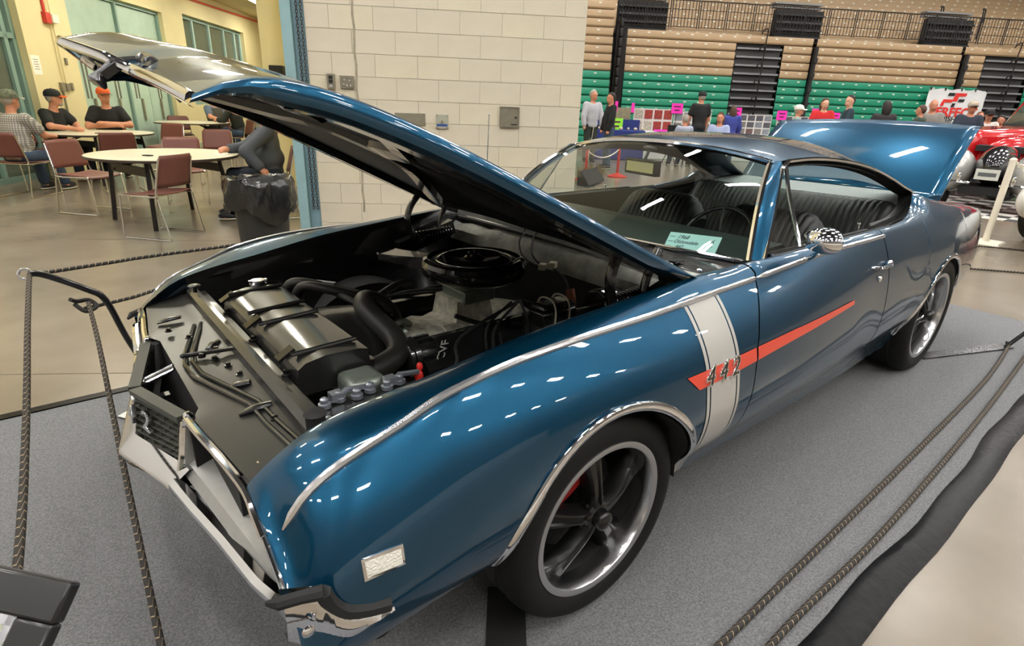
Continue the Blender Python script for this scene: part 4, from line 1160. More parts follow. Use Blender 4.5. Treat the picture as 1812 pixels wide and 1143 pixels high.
def rope_mat():
    m = mat('rope_black', (0.018, 0.016, 0.014), rough=0.7)
    nt = m.node_tree; b = nt.nodes['Principled BSDF']
    uv = nt.nodes.new('ShaderNodeAttribute'); uv.attribute_name = 'along'
    w = nt.nodes.new('ShaderNodeMath'); w.operation = 'FRACT'
    nt.links.new(uv.outputs['Fac'], w.inputs[0])
    g = nt.nodes.new('ShaderNodeMath'); g.operation = 'GREATER_THAN'; g.inputs[1].default_value = 0.89
    nt.links.new(w.outputs[0], g.inputs[0])
    mx = nt.nodes.new('ShaderNodeMix'); mx.data_type = 'RGBA'
    mx.inputs['A'].default_value = (0.020, 0.017, 0.015, 1); mx.inputs['B'].default_value = (0.36, 0.27, 0.16, 1)
    nt.links.new(g.outputs[0], mx.inputs['Factor']); nt.links.new(mx.outputs['Result'], b.inputs['Base Color'])
    return m
M_rope = rope_mat()
def rope(pts, r, label, pitch=.030, n=10):
    path = cr(pts, 14); m = MB(); m.tube(path, r, n)
    o = obj('barrier_rope', m, M_rope)
    at = o.data.attributes.new('along', 'FLOAT', 'POINT'); L = 0; vals = []
    for i, q in enumerate(path):
        if i: L += (q - path[i - 1]).length
        vals += [L / pitch + k / n for k in range(n)]
    vals += [0] * (len(o.data.vertices) - len(vals))
    at.data.foreach_set('value', vals[:len(o.data.vertices)])
    return tag(o, label, 'rope', 'black barrier ropes round the car')
rope([(-.2, -1.215, .018), (.6, -1.205, .018), (1.2, -1.20, .018), (2.0, -1.19, .018), (3.0, -1.17, .018), (3.72, -1.12, .018), (3.80, -1.10, .05)], .011, 'black flecked rope lying on the carpet nearer to the car')
rope([(-.2, -1.32, .018), (.4, -1.298, .018), (1.0, -1.31, .018), (1.7, -1.30, .018), (2.6, -1.275, .018), (3.4, -1.24, .018), (4.2, -1.20, .018)], .011, 'black flecked rope lying on the carpet nearer to the black edging')
rope([(-1.165, 1.08, .745), (-1.185, .60, .70), (-1.21, 0., .63), (-1.235, -.55, .60), (-1.26, -1.05, .66)], .0085, 'black flecked rope hanging from the end of the bent stand')
rope([(-1.005, 1.09, .60), (-1.01, .75, .545), (-1.03, .2, .44), (-1.05, -.40, .34), (-1.065, -.95, .28), (-1.08, -1.4, .24)], .0085, 'black flecked rope tied lower on the bent stand')
rope([(-1.15, 1.10, .742), (-.90, 1.30, .705), (-.60, 1.45, .68), (.6, 1.62, .66), (2.0, 1.65, .66), (4.0, 1.62, .7)], .008, 'upper rope running behind the far fender')
rope([(-1.02, 1.10, .575), (-.85, 1.22, .555), (-.5, 1.42, .54), (.6, 1.60, .52), (2.0, 1.63, .52), (4.0, 1.60, .55)], .008, 'lower rope running behind the far fender')
rope([(4.55, 1.4, .014), (5.6, .6, .014), (6.1, -.20, .014), (6.5, -.69, .014), (7.2, -1.5, .014)], .010, 'rope on the concrete behind the car nearer to the carpet')
rope([(6.9, .9, .014), (7.60, -.02, .014), (7.86, -.42, .014), (8.4, -1.3, .014)], .010, 'rope on the concrete by the white post foot')
kn = MB(); kn.tube(cr([(-1.05, 1.095, .60), (-1.02, 1.06, .575), (-.98, 1.09, .58), (-1.0, 1.13, .60), (-1.04, 1.10, .61), (-1.06, 1.07, .63)], 6), .0085, 8)
tag(obj('rope_knot', kn, M_rope), 'knotted rope loop on the bent black stand', 'rope')
def stand(pts, r, label, base):
    t = thing('barrier_stand', label, 'stand', (0, 0, 0))
    m = MB(); m.tube(cr(pts, 6), r, 12); obj('post', m, M_black, t)
    e = MB(); e.torus(.020, .005, 20, 6, Matrix.Translation(Vector(pts[0]) + Vector((-.012, 0, .0))) @ Matrix.Rotation(R(70), 4, 'X')); obj('rope_eye', e, M_chrome_dull, t)
    b = MB(); b.bar(base[0], base[1], .075, .008); obj('base_plate', b, mat('steel_plate', '#77787a', rough=.25, metal=.95), t)
    return t
stand([(-1.165, 1.09, .750), (-1.12, 1.10, .735), (-1.00, 1.10, .655), (-.945, 1.11, .595), (-.90, 1.16, .40), (-.845, 1.22, .20), (-.80, 1.27, .012)], .013, 'bent black rope stand beyond the front bumper', ((-.98, 1.15, .012), (-.62, 1.39, .012)))
stand([(4.16, -1.43, .62), (4.05, -1.36, .50), (3.93, -1.23, .25), (3.80, -1.10, .012)], .013, 'black rope stand with a bare steel foot behind the rear tire', ((3.10, -.805, .012), (3.84, -1.105, .012)))

# display board on an easel by the camera: only its corner shows
M_frame = mat('frame_black', (0.012, 0.012, 0.012), rough=0.32, coat=.3)
C0 = Vector((-1.128, -.93, .83)); fdx = (Vector((-1.199, -.862, .845)) - C0).normalized(); fdy = (Vector((-1.170, -.962, .778)) - C0); fdy = (fdy - fdx * fdy.dot(fdx)).normalized()
fn = fdx.cross(fdy).normalized()
if fn.z < 0: fn = -fn
Mfr = basis(C0, fdx, fdy, fn)
df = thing('display_frame', 'black framed display board whose corner shows beside the ropes', 'display board')
def fr_box(a, b, z0, z1, nm, mt, bev=.004):
    m = MB(); m.box(((a[0] + b[0]) / 2, (a[1] + b[1]) / 2, (z0 + z1) / 2), (abs(b[0] - a[0]), abs(b[1] - a[1]), z1 - z0), Mfr)
    obj(nm, m, mt, df, bevel=bev)
fr_box((0, 0), (.60, .05), -.02, .004, 'frame_rail', M_frame); fr_box((0, .05), (.05, .45), -.02, .004, 'frame_stile', M_frame)
fr_box((.55, .05), (.60, .45), -.02, .004, 'frame_stile', M_frame); fr_box((0, .45), (.60, .50), -.02, .004, 'frame_rail', M_frame)
fr_box((.05, .05), (.062, .45), -.016, -.002, 'inner_slip', M_chrome_dull, 0); fr_box((.05, .05), (.55, .062), -.016, -.002, 'inner_slip', M_chrome_dull, 0)
fr_box((.062, .062), (.55, .45), -.018, -.012, 'poster', mat('poster_glare', '#dfe6b8', rough=.12, vary=.3, vscale=9, color2='#f4f2e8', coat=1.0), 0)  # pale colour holds the bright reflection in the poster's glass
for a in ((.08, .40), (.50, .40), (.30, .10)):
    q = Mfr @ Vector((a[0], a[1], -.03)); m = MB(); m.bar(q, (q.x - .02, q.y + .02, 0.0), .022, .022, up=(1, 0, 0)); obj('easel_leg', m, M_frame, df)
# loose cable under the bumper corner
cbm = MB(); cbm.tube(cr([(-.50, -.40, .013), (-.40, -.50, .013), (-.40, -.56, .013), (-.47, -.57, .013), (-.53, -.53, .013), (-.565, -.51, .013), (-.60, -.55, .013), (-.575, -.60, .013), (-.53, -.59, .013), (-.54, -.545, .016), (-.58, -.50, .013), (-.62, -.53, .013)], 8), .004, 6)
tag(obj('loose_cable', cbm, M_matte), 'thin black cable coiled on the carpet under the bumper end', 'cable')

# ---------------------------------------------------------------- arena shell
M_block = mat('painted_block', '#d3cab5', rough=0.55, vary=0.05, vscale=3, bump=0.10, bscale=90)
M_block2 = mat('painted_block_warm', '#d5ccb3', rough=0.55, vary=0.05, vscale=3, bump=0.10, bscale=90)
M_mortar = mat('mortar', '#a79f8c', rough=0.8)
M_cream_wall = mat('cream_wall', '#d9cd9f', rough=0.6, vary=0.05, vscale=1.5, bump=.04, bscale=60)
M_frame_blue = mat('pale_blue_steel', '#8fb0b4', rough=0.5, vary=0.06, vscale=6)
M_mint = mat('mint_panel', '#a9c2b4', rough=0.45, vary=0.05, vscale=4)
M_mint_dark = mat('mint_frame', '#7f9c93', rough=0.5)
def rbox(name, u0, u1, v0, v1, z0, z1, m, **k):
    b = MB(); b.box(((u0 + u1) / 2, (v0 + v1) / 2, (z0 + z1) / 2), (u1 - u0, v1 - v0, z1 - z0))
    par = k.pop('parent', None); k.pop('M', None)
    return obj(name, b, m, par, None if par is not None else ROOM, smooth=0, **k)
WV = 4.095
wall = struct(rbox('wall_back', -1.29, 1.378, WV + .006, WV + .30, 0, CEIL_Z, M_mortar), 'cream painted concrete block wall behind the car')
bl_full = MB(); bl_full.box((0, 0, 0), (.3985, .03, .1985)); bl_half = MB(); bl_half.box((0, 0, 0), (.1965, .03, .1985))
mesh_cache = {}
def block(u0, u1, zc, mt):
    key = (round(u1 - u0, 3), mt.name)
    if key not in mesh_cache:
        b = MB(); b.box((0, 0, 0), (u1 - u0 - .004, .03, .1990)); me = b.mesh('block', 0); me.materials.append(mt); mesh_cache[key] = me
    o = obj('block', mesh_cache[key], None, wall, Matrix.Translation(((u0 + u1) / 2, WV + .0165 - random.uniform(0, .0015), zc)))
    return o
for c in range(15):
    zc = .185 - .1016 + .2032 * c
    off = .20 if c % 2 else 0.0
    edges = [-1.29]; x = -1.29 + .22 + off
    while x < 1.378 - .08: edges.append(x); x += .4064
    edges.append(1.378)
    for a, b in zip(edges, edges[1:]):
        block(a, b, zc, M_block if random.random() < .7 else M_block2)
# fittings on the wall
M_plate = mat('steel_plate_grey', '#8d8775', rough=.45, metal=.4, vary=.1, vscale=20)
def wallbox(name, label, u, z, w, h, d, m, bev=.003):
    t = thing(name, label, 'fixture', room(u, WV, z), HEAD)
    b = MB(); b.box((0, -d / 2, 0), (w, d, h)); obj('plate', b, m, t, bevel=bev); return t
def sub(t, name, u, z, w, h, d, m, bev=0):
    b = MB(); b.box((u, -d / 2, z), (w, d, h)); return obj(name, b, m, t, smooth=0, bevel=bev)
t = wallbox('switch_box', 'narrow grey switch box with two dark toggles on the block wall', -1.085, 1.555, .075, .135, .03, M_plate)
sub(t, 'toggle', 0, .035, .035, .028, .036, M_matte); sub(t, 'toggle', 0, .0, .035, .028, .036, M_matte); sub(t, 'toggle', 0, -.04, .03, .02, .034, M_chrome_dull)
t = wallbox('switch_plate', 'square grey steel control plate beside the switch box', -.935, 1.553, .13, .115, .02, M_plate)
for du, dz in ((-.02, .02), (.025, .015), (-.03, -.02), (.0, -.03), (.035, -.03)): sub(t, 'button', du, dz, .016, .016, .026, M_chrome_dull)
wallbox('blank_plate', 'wide blank grey cover plate low on the block wall', -.342, 1.235, .30, .115, .012, M_plate)
t = wallbox('alarm_station', 'small pale plate with a blue label on the block wall', -.025, 1.222, .125, .135, .014, mat('pale_plate', '#a9a896', rough=.5))
sub(t, 'button', 0, .0, .022, .022, .022, M_plate); sub(t, 'blue_label', 0, -.033, .105, .022, .016, mat('label_blue', '#33508c', rough=.5))
for du in (-.05, .05):
    for dz in (-.055, .055): sub(t, 'screw', du, dz, .012, .012, .018, M_plate)
t = wallbox('access_door', 'square steel access door with round lock on the block wall', .655, 1.288, .195, .195, .016, M_plate)
sub(t, 'frame_edge', 0, .094, .195, .008, .022, M_plate); sub(t, 'frame_edge', 0, -.094, .195, .008, .022, M_plate); sub(t, 'frame_edge', -.094, 0, .008, .195, .022, M_plate); sub(t, 'frame_edge', .094, 0, .008, .195, .022, M_plate)
sub(t, 'lock', .062, -.002, .018, .018, .024, M_matte); sub(t, 'maker_plate', .045, -.07, .06, .010, .019, M_matte)
# a joint crack with its drip stain
crk = MB(); pts = [(-.845 + .006 * math.sin(k * 2.1), WV - .0015, .30 + 2.6 * k / 24) for k in range(25)]
rows = [[(u - .011, v, z), (u + .011, v, z)] for u, v, z in pts]; crk.grid(rows)
o = obj('wall_joint', crk, mat('joint_stain', '#a59c86', rough=.8, vary=.2, vscale=10)); o.parent = wall; o['kind'] = 'structure'
# steel door guide with chain at the end of the wall
pil = struct(rbox('pillar_door_guide', -1.50, -1.405, WV - .02, WV + .28, 0, CEIL_Z, M_frame_blue), 'pale blue steel door guide at the end of the block wall')
rbox('guide_channel', -1.405, -1.395, WV + .02, WV + .28, 0, CEIL_Z, M_mint_dark, parent=pil, M=ROOM)
rbox('guide_flange', -1.395, -1.29, WV + .012, WV + .28, 0, CEIL_Z, mat('pale_blue_dark', '#7796a0', rough=.5), parent=pil, M=ROOM)
M_chain = mat('chain_steel', '#4b4741', rough=.45, metal=.7)
def chain(u, v, z0, z1, label, dx=0.0):
    m = MB(); n = int((z1 - z0) / .030)
    for k in range(n):
        z = z0 + .030 * k; uu = u + dx * k / n
        Ml = ROOM @ Matrix.Translation((uu, v, z)) @ Matrix.Rotation(R(90) if k % 2 else R(20), 4, 'Z')
        m.tube([Ml @ Vector((.011 * math.cos(a), 0, .021 * math.sin(a))) for a in [2 * PI * i / 8 for i in range(8)]], .0035, 5, closed=True)
    return tag(obj('hoist_chain', m, M_chain), label, 'chain', 'door hoist chains')
chain(-1.352, WV - .012, .34, 3.2, 'front run of the looped hoist chain beside the blue door guide')
chain(-1.310, WV - .022, .34, 3.2, 'rear run of the looped hoist chain beside the blue door guide')
# arena ceiling
M_arena_wall = mat('arena_wall', '#56524c', rough=.7, vary=.3, vscale=.4)
struct(rbox('wall_front', -16, 26, -12.2, -12, 2.8, CEIL_Z, M_arena_wall))
struct(rbox('wall_front_lower', -16, 26, -12.2, -12, 0, 2.8, mat('arena_wall_pale', '#c4c1ba', rough=.6)))  # unseen pale band, added for the bumper chrome to reflect
struct(rbox('wall_side', 26, 26.2, -12, 30, 0, CEIL_Z, M_arena_wall))
struct(rbox('wall_end', -16.2, -16, -12, 30, 0, CEIL_Z, mat('arena_wall_cream', '#c2c0ba', rough=.6)))
struct(rbox('wall_beyond', -16, 26, 30, 30.2, 0, CEIL_Z, M_arena_wall))
struct(rbox('ceiling_arena', -16, 26, -12, 30, CEIL_Z, CEIL_Z + .2, M_ceiling_dark))

# ---------------------------------------------------------------- seating area at the left
SU = -6.45
CZ = 3.72
M_ceil2 = mat('ceiling_plaster', '#cfc49c', rough=.8)
struct(rbox('ceiling_seating', SU - .3, -1.29, WV + .30, 21.0, CZ, CZ + .15, M_ceil2), 'low cream ceiling over the seating area')
struct(rbox('wall_header', SU - .3, -1.50, WV + .05, WV + .30, CZ, CEIL_Z, M_cream_wall))
wl = struct(rbox('wall_left', SU - .40, SU - .30, 4.4, 21, 0, CZ, M_cream_wall), 'cream wall of the seating area')
for a, b in ((8.42, 9.68), (13.30, 14.40), (18.85, 21.0), (4.4, 6.6)): rbox('pier', SU - .30, SU, a, b, 0, CZ, M_cream_wall, parent=wl)
rbox('lintel', SU - .30, SU, 9.68, 13.30, 3.02, CZ, M_cream_wall, parent=wl); rbox('lintel', SU - .30, SU, 14.40, 18.85, 3.14, CZ, M_cream_wall, parent=wl); rbox('sill_wall', SU - .30, SU, 14.40, 18.85, 0, 1.05, M_cream_wall, parent=wl)
rbox('lintel', SU - .30, SU, 6.6, 8.42, 3.1, CZ, M_cream_wall, parent=wl)
struct(rbox('wall_far', SU - .4, -1.29, 21.0, 21.2, 0, CZ, M_cream_wall), 'far cream wall of the seating area')
struct(rbox('wall_right', -1.49, -1.29, WV + .30, 21, 0, CZ, M_cream_wall), 'cream wall on the back of the block wall')
bb = struct(rbox('baseboard_left', SU, SU + .015, 13.30, 14.40, 0, .12, M_mint_dark))
# double doors with transom panels
dr = struct(thing('door_1', 'pale green double doors with glazed slots and a transom', None, room(SU - .16, 11.49, 0), HEAD))
def dbox(name, v0, v1, z0, z1, m, par, d=.05, off=0.0, bev=0.0):
    b = MB(); b.box((off, (v0 + v1) / 2, (z0 + z1) / 2), (d, v1 - v0, z1 - z0)); return obj(name, b, m, par, smooth=0, bevel=bev)
for a, b in ((-1.81, -1.73), (1.73, 1.81), (-.03, .03)): dbox('frame_post', a, b, 0, 3.02, M_mint_dark, dr, .12, .01)
for a, b in ((2.13, 2.22), (2.96, 3.02)): dbox('frame_rail', -1.81, 1.81, a, b, M_mint_dark, dr, .12, .01)
M_slot = mat('slot_glass', '#6b6f68', rough=.15)
for k, (a, b) in enumerate(((-1.72, -.89), (-.88, -.04), (.04, .88), (.89, 1.72))):
    l = dbox('door_leaf', a + .008, b - .008, .01, 2.12, M_mint, dr, .045)
    for q in (.30, .44):
        c = a + (b - a) * (q if k % 2 == 0 else q + .2)
        s_ = dbox('slot_window', c - .03, c + .03, 1.20, 1.95, M_slot, dr, .052, .0)
    hb = dbox('pull_bar', (a + b) / 2 - .02, (a + b) / 2 + .02, .75, 1.20, M_plate, dr, .03, .05)
for a, b in ((-1.72, -.04), (.04, 1.72)): dbox('transom_panel', a, b, 2.23, 2.95, M_mint, dr, .03)
# window with four panes
wn = struct(thing('window_1', 'wide mint framed window of four panes in the cream wall', None, room(SU - .16, 16.62, 0), HEAD))
M_dkglass = mat('dim_glass', '#59655a', rough=.06, vary=.25, vscale=1.2, spec=.8)
for a in (-2.22, -1.45, -.35, .75, 1.65, 2.15): dbox('mullion', a, a + .09, 1.05, 3.14, mat('pale_mint_frame', '#a5c2c0', rough=.45), wn, .10, .0)
for z in (1.05, 3.06): dbox('frame_rail', -2.22, 2.24, z, z + .08, M_mint_dark, wn, .10)
for a, b in ((-2.13, -1.45), (-1.36, -.35), (-.26, .75), (.84, 1.65), (1.74, 2.15)): dbox('pane', a, b, 1.13, 3.06, M_dkglass, wn, .012)
w2 = struct(thing('window_2', 'teal framed window at the edge of the seating area', None, room(SU - .16, 7.5, 0), HEAD))
for a in (-.9, -.1, .65, .84): dbox('mullion', a, a + .08, 0.0, 3.1, M_mint_dark, w2, .10)
for z in (.0, 2.05, 3.02): dbox('frame_rail', -.9, .92, z, z + .08, M_mint_dark, w2, .10)
for a, b in ((-.82, -.1), (-.02, .65)):
    dbox('pane', a, b, .08, 2.05, M_dkglass, w2, .012); dbox('pane', a, b, 2.13, 3.02, M_dkglass, w2, .012)
# things on the pier between window and doors
def pierbox(name, label, v, z, w, h, d, m, cat='fixture'):
    t = thing(name, label, cat, room(SU, v, z), HEAD); b = MB(); b.box((d / 2, 0, 0), (d, w, h)); obj('plate', b, m, t, smooth=0, bevel=.003); return t
M_redpaint = mat('red_conduit', '#c23a30', rough=.4)
t = pierbox('fire_alarm', 'red and white fire alarm horn below a red conduit', 9.03, 2.42, .12, .16, .07, M_redpaint)
b = MB(); b.box((.05, .14, .0), (.09, .16, .13)); obj('white_horn', b, mat('white_plastic', '#e4dfcb', rough=.5), t, bevel=.006)
b = MB(); b.tube([(.02, 0, .06), (.02, 0, 1.28)], .022, 8); obj('conduit', b, M_redpaint, t)
t = pierbox('wall_notice', 'white paper notice taped to the cream pier', 8.56, 1.70, .21, .28, .003, mat('paper_white', '#efece0', rough=.8), 'paper')
for k in range(5):
    b = MB(); b.box((.004, 0, .08 - .035 * k), (.001, .12 - .02 * (k % 2), .010)); obj('print_line', b, mat('ink_grey', '#8a887e', rough=.8), t, smooth=0)
t = pierbox('outlet_box', 'grey outlet boxes with a conduit on the cream pier', 9.05, 1.385, .09, .14, .05, M_plate)
b = MB(); b.box((.02, .15, .0), (.04, .10, .12)); obj('outlet', b, M_plate, t); b = MB(); b.box((.015, .28, .01), (.03, .05, .12)); obj('outlet', b, M_plate, t)
b = MB(); b.tube([(.02, .0, -.06), (.02, .0, -1.35)], .016, 8); obj('conduit', b, M_plate, t); b = MB(); b.tube([(.015, .06, .05), (.015, .06, 2.2)], .008, 6); obj('thin_conduit', b, M_cream_wall, t); b = MB(); b.tube([(.015, .14, .05), (.015, .14, 2.2)], .008, 6); obj('thin_conduit', b, M_cream_wall, t)
pierbox('thermostat', 'small grey thermostat above the outlet boxes', 9.32, 1.79, .05, .11, .03, M_plate)
b = MB(); b.tube([(SU + .03, 13.9, 3.50), (SU + .03, 20.9, 3.64)], .028, 8, M=ROOM); tag(obj('red_pipe', b, M_redpaint), 'red sprinkler pipe along the top of the cream wall', 'pipe')
# column with a black loudspeaker
clm = MB(); clm.lathe([(.225, 0), (.225, CZ)], 40, Matrix.Translation(room(-2.60, 8.0, 0))); struct(obj('column_seating', clm, mat('column_cream', '#c9bd8d', rough=.6, vary=.05, vscale=2)), 'round cream column in the seating area')
t = thing('loudspeaker', 'black box loudspeaker fixed to the cream column', 'speaker', room(-2.54, 7.68, 1.70), HEAD)
b = MB(); b.box((0, 0, 0), (.20, .16, .22)); obj('cabinet', b, M_matte, t, bevel=.01); b = MB(); b.box((0, -.084, 0), (.17, .008, .19)); obj('front_cloth', b, mat('speaker_cloth', '#26221f', rough=.95), t); b = MB(); b.tube([(0, .05, 0), (-.02, .12, 0)], .015, 8); obj('bracket', b, M_matte, t)
# ceiling lamps of the seating area
for i, (u, v) in enumerate(((-5.0, 6.2), (-5.0, 9.2), (-5.0, 12.2), (-5.0, 15.4), (-5.35, 18.4), (-2.9, 5.6), (-2.9, 9.5), (-2.9, 13.0), (-2.9, 17.0))):
    t = thing('troffer_light', 'fluorescent fixture on the low cream ceiling' if i != 4 else 'glowing fluorescent fixture on the low ceiling by the far window', 'light', room(u, v, CZ - .04), HEAD, 'seating area lights')
    b = MB(); b.box((0, 0, 0), (.34, 1.5, .07)); obj('housing', b, M_lamp_body, t, smooth=0)
    b = MB(); b.box((0, 0, -.04), (.28, 1.42, .012)); obj('diffuser', b, mat('troffer_diffuser', '#ffffff', emit=((1.0, 0.95, 0.80), 27.0)), t, smooth=0)
# ---------------------------------------------------------------- bleachers across the arena
M_tan = mat('tan_bench', '#9d8464', rough=.5, vary=.06, vscale=3)
M_green = mat('green_bench', '#0f7a5c', rough=.45, vary=.06, vscale=3)
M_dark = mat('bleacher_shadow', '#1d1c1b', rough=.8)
M_riser = mat('aisle_riser', '#3a3938', rough=.7)
M_tread = mat('aisle_tread', '#77787a', rough=.5)
M_num = mat('seat_number', '#c9cabb', rough=.5)
M_rail = mat('rail_dark', '#1c1816', rough=.5, metal=.2)
BV = 17.6; STEP = .252; Z0 = .32
bench_cache = {}
def board(L, m):
    k = (round(L, 3), m.name)
    if k not in bench_cache:
        b = MB(); b.grid([[(-L / 2, -.005, -.118), (L / 2, -.005, -.118)], [(-L / 2, -.035, -.075), (L / 2, -.035, -.075)], [(-L / 2, -.040, .070), (L / 2, -.040, .070)], [(-L / 2, -.022, .112), (L / 2, -.022, .112)], [(-L / 2, .30, .118), (L / 2, .30, .118)]], flip=False)
        me = b.mesh('bench_board', 30); me.materials.append(m); bench_cache[k] = me
    return bench_cache[k]
def section(u0, u1, rows, label):
    t = thing('bleacher_bank', label, 'bleachers', room((u0 + u1) / 2, BV, 0), HEAD, 'folded bleacher banks')
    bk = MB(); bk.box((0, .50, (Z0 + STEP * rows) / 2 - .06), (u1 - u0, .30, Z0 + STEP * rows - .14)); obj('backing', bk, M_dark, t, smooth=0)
    num = MB(); L = u1 - u0
    for k in range(rows):
        z = Z0 + STEP * k
        obj('bench_board', board(L - .02, M_green if k < 9 else M_tan), None, t, Matrix.Translation((0, .012 * k, z)))
        for j in range(max(1, int(L / .48))):
            num.box((-L / 2 + .24 + .48 * j, -.043 + .012 * k, z + .045), (.085, .004, .035))
    o = obj('seat_numbers', num, M_num, t, smooth=0); o['kind'] = 'stuff'
    return t
section(1.6, 5.22, 17, 'bleacher bank next to the block wall')
section(5.66, 9.34, 13, 'bleacher bank between the dark stack and the first aisle')
section(10.97, 11.98, 13, 'narrow bleacher bank just past the first aisle')
section(12.10, 17.42, 13, 'longest bleacher bank behind the white banner')
section(17.55, 18.30, 13, 'narrow bleacher bank before the second aisle')
section(20.1, 25, 13, 'bleacher bank beyond the second aisle')
# dark stacked end frames
t = thing('end_frame_stack', 'tall dark stack of folded bleacher end frames', 'bleachers', room(5.44, BV, 0), HEAD)
for k in range(14):
    b = MB(); b.box((-.08 + .006 * k, -.10 + .012 * k, .16 + .285 * k), (.10, .26, .255)); obj('end_cap', b, M_rail, t, bevel=.03)
for k in range(7):
    b = MB(); b.tube([(.0 + .025 * k, -.06, .02), (.02 + .025 * k, .05, 3.75)], .012, 6); obj('frame_tube', b, M_rail, t)
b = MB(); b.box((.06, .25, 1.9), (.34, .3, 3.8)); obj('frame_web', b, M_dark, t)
# black seams
for u in (12.04, 17.485):
    t = thing('seam_post', 'black post in the seam %s' % ('left of the longest bleacher bank' if u < 15 else 'beside the white banner'), 'post', room(u, BV - .03, 0), HEAD)
    b = MB(); b.box((0, 0, 1.72), (.09, .12, 3.44)); obj('post', b, M_matte, t)
    for k in range(6):
        b = MB(); b.box((.0, -.06, .8 + .45 * k), (.12, .08, .14)); obj('bracket', b, M_matte, t)
# aisles with steps and handrails
def aisle(u0, u1, label, n=13):
    t = thing('aisle_steps', label, 'steps', room((u0 + u1) / 2, BV, 0), HEAD); L = u1 - u0
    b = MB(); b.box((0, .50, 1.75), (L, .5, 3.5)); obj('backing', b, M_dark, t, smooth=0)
    for k in range(n):
        z = .30 + STEP * k
        b = MB(); b.box((0, .10 + .012 * k, z), (L - .04, .30, .055)); obj('tread', b, M_tread, t)
        b = MB(); b.box((0, .22, z - .125), (L - .04, .04, .19)); obj('riser', b, M_riser, t)
    return t
a1 = aisle(9.36, 10.95, 'first stair aisle between the tan and green bleachers'); a2 = aisle(18.32, 20.08, 'second stair aisle behind the standing people')
for a, du in ((a1, .02), (a2, .05)):
    h = MB()
    for k in range(7):
        z = .55 + .50 * k
        h.tube(cr([(du - .10, -.10 + .012 * k, z + .20), (du - .10, -.12, z + .30), (du + .02, -.12, z + .34), (du + .06, -.10, z + .20), (du + .05, -.06, z - .30)], 4), .020, 6)
    obj('handrail', h, M_rail, a)
# upper ledge and tier
for (u0, u1, lab) in ((5.66, 12.0, 'upper tan ledge bench over the first aisle'), (12.12, 17.4, 'upper tan ledge bench over the longest bank'), (17.5, 25, 'upper tan ledge bench over the second aisle')):
    t = thing('ledge_bench', lab, 'bench', room((u0 + u1) / 2, BV + .18, 0), HEAD); L = u1 - u0
    for z in (3.60, ):
        obj('bench_board', board(round(L - .02, 2), M_tan), None, t, Matrix.Translation((0, 0, z)))
    num = MB()
    for j in range(int(L / .48)): num.box((-L / 2 + .24 + .48 * j, -.043, 3.645), (.085, .004, .035))
    o = obj('seat_numbers', num, M_num, t, smooth=0); o['kind'] = 'stuff'
t = thing('upper_tier', 'upper tier of tan benches behind the dark railings', 'bleachers', room(14.5, BV + 1.5, 0), HEAD)
num = MB()
for k in range(11):
    z = 3.82 + .245 * k; vv = .48 * k
    obj('bench_board', board(22.0, M_tan), None, t, Matrix.Translation((0, vv, z)))
    for j in range(45): num.box((-10.8 + .48 * j, vv - .043, z + .045), (.085, .004, .035))
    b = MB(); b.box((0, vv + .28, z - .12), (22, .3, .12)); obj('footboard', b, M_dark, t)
o = obj('seat_numbers', num, M_num, t, smooth=0); o['kind'] = 'stuff'
# portals (dark stair openings) in front of the upper tier
for i, (u0, u1) in enumerate(((5.52, 7.18), (10.92, 12.62), (16.45, 18.2))):
    t = thing('stair_portal', ('dark stair portal above the end frame stack', 'dark stair portal above the first aisle', 'dark stair portal above the second aisle')[i], 'portal', room((u0 + u1) / 2, BV + .9, 0), HEAD)
    b = MB(); b.box((0, .1, 4.15), (u1 - u0, .2, .95)); obj('opening', b, M_dark, t)
    for k in range(4):
        b = MB(); b.box((0, -.05, 3.80 + .22 * k), (u1 - u0 - .06, .12, .06)); obj('step_edge', b, mat('portal_step', '#3b3b3d', rough=.6), t)
    for z in (4.72, 4.84): 
        b = MB(); b.box((0, .3, z), (u1 - u0, .3, .05)); obj('landing', b, M_tread, t)
# railings: panels of thin uprights along the front of the upper tier
def rail_panel(L, h):
    k = ('r', round(L, 3), h)
    if k not in bench_cache:
        b = MB(); n = max(3, int(L / .105))
        b.tube(cr([(-L / 2 + .02, 0, 0), (-L / 2 + .02, 0, h - .06), (-L / 2 + .07, 0, h), (L / 2 - .07, 0, h), (L / 2 - .02, 0, h - .06), (L / 2 - .02, 0, 0)], 3), .018, 6)
        for z in (.04, h * .36, h * .68): b.tube([(-L / 2 + .02, 0, z), (L / 2 - .02, 0, z)], .011, 5)
        for j in range(1, n): b.tube([(-L / 2 + L * j / n, 0, .04), (-L / 2 + L * j / n, 0, h)], .013, 4, cap=False)
        me = b.mesh('railing_bars', 40); me.materials.append(M_rail); bench_cache[k] = me
    return bench_cache[k]
us = [5.52, 6.35, 7.18, 8.12, 9.06, 10.0, 10.94, 11.78, 12.62, 13.58, 14.54, 15.50, 16.46, 17.33, 18.2, 19.15, 20.1, 21.05, 22.0]
for i, (a, b) in enumerate(zip(us, us[1:])):
    o = obj('railing_panel', rail_panel(b - a - .03, .80), None, None, ROOM @ Matrix.Translation(((a + b) / 2, BV + .55, 3.86)))
    tag(o, 'dark railing panel of thin uprights along the upper tier', 'railing', 'upper tier railing panels')
for i, u in enumerate((17.9, 19.6)):
    t = thing('stair_handrail', 'bent handrail on the %s upper stairs' % ('nearer' if i == 0 else 'farther'), 'handrail', room(u, BV + 2.2, 4.6), HEAD)
    b = MB(); b.tube(cr([(0, 0, -.6), (0, 0, .5), (.05, .1, .62), (.25, .2, .6), (.25, .2, .2)], 4), .025, 6); obj('rail', b, M_rail, t)
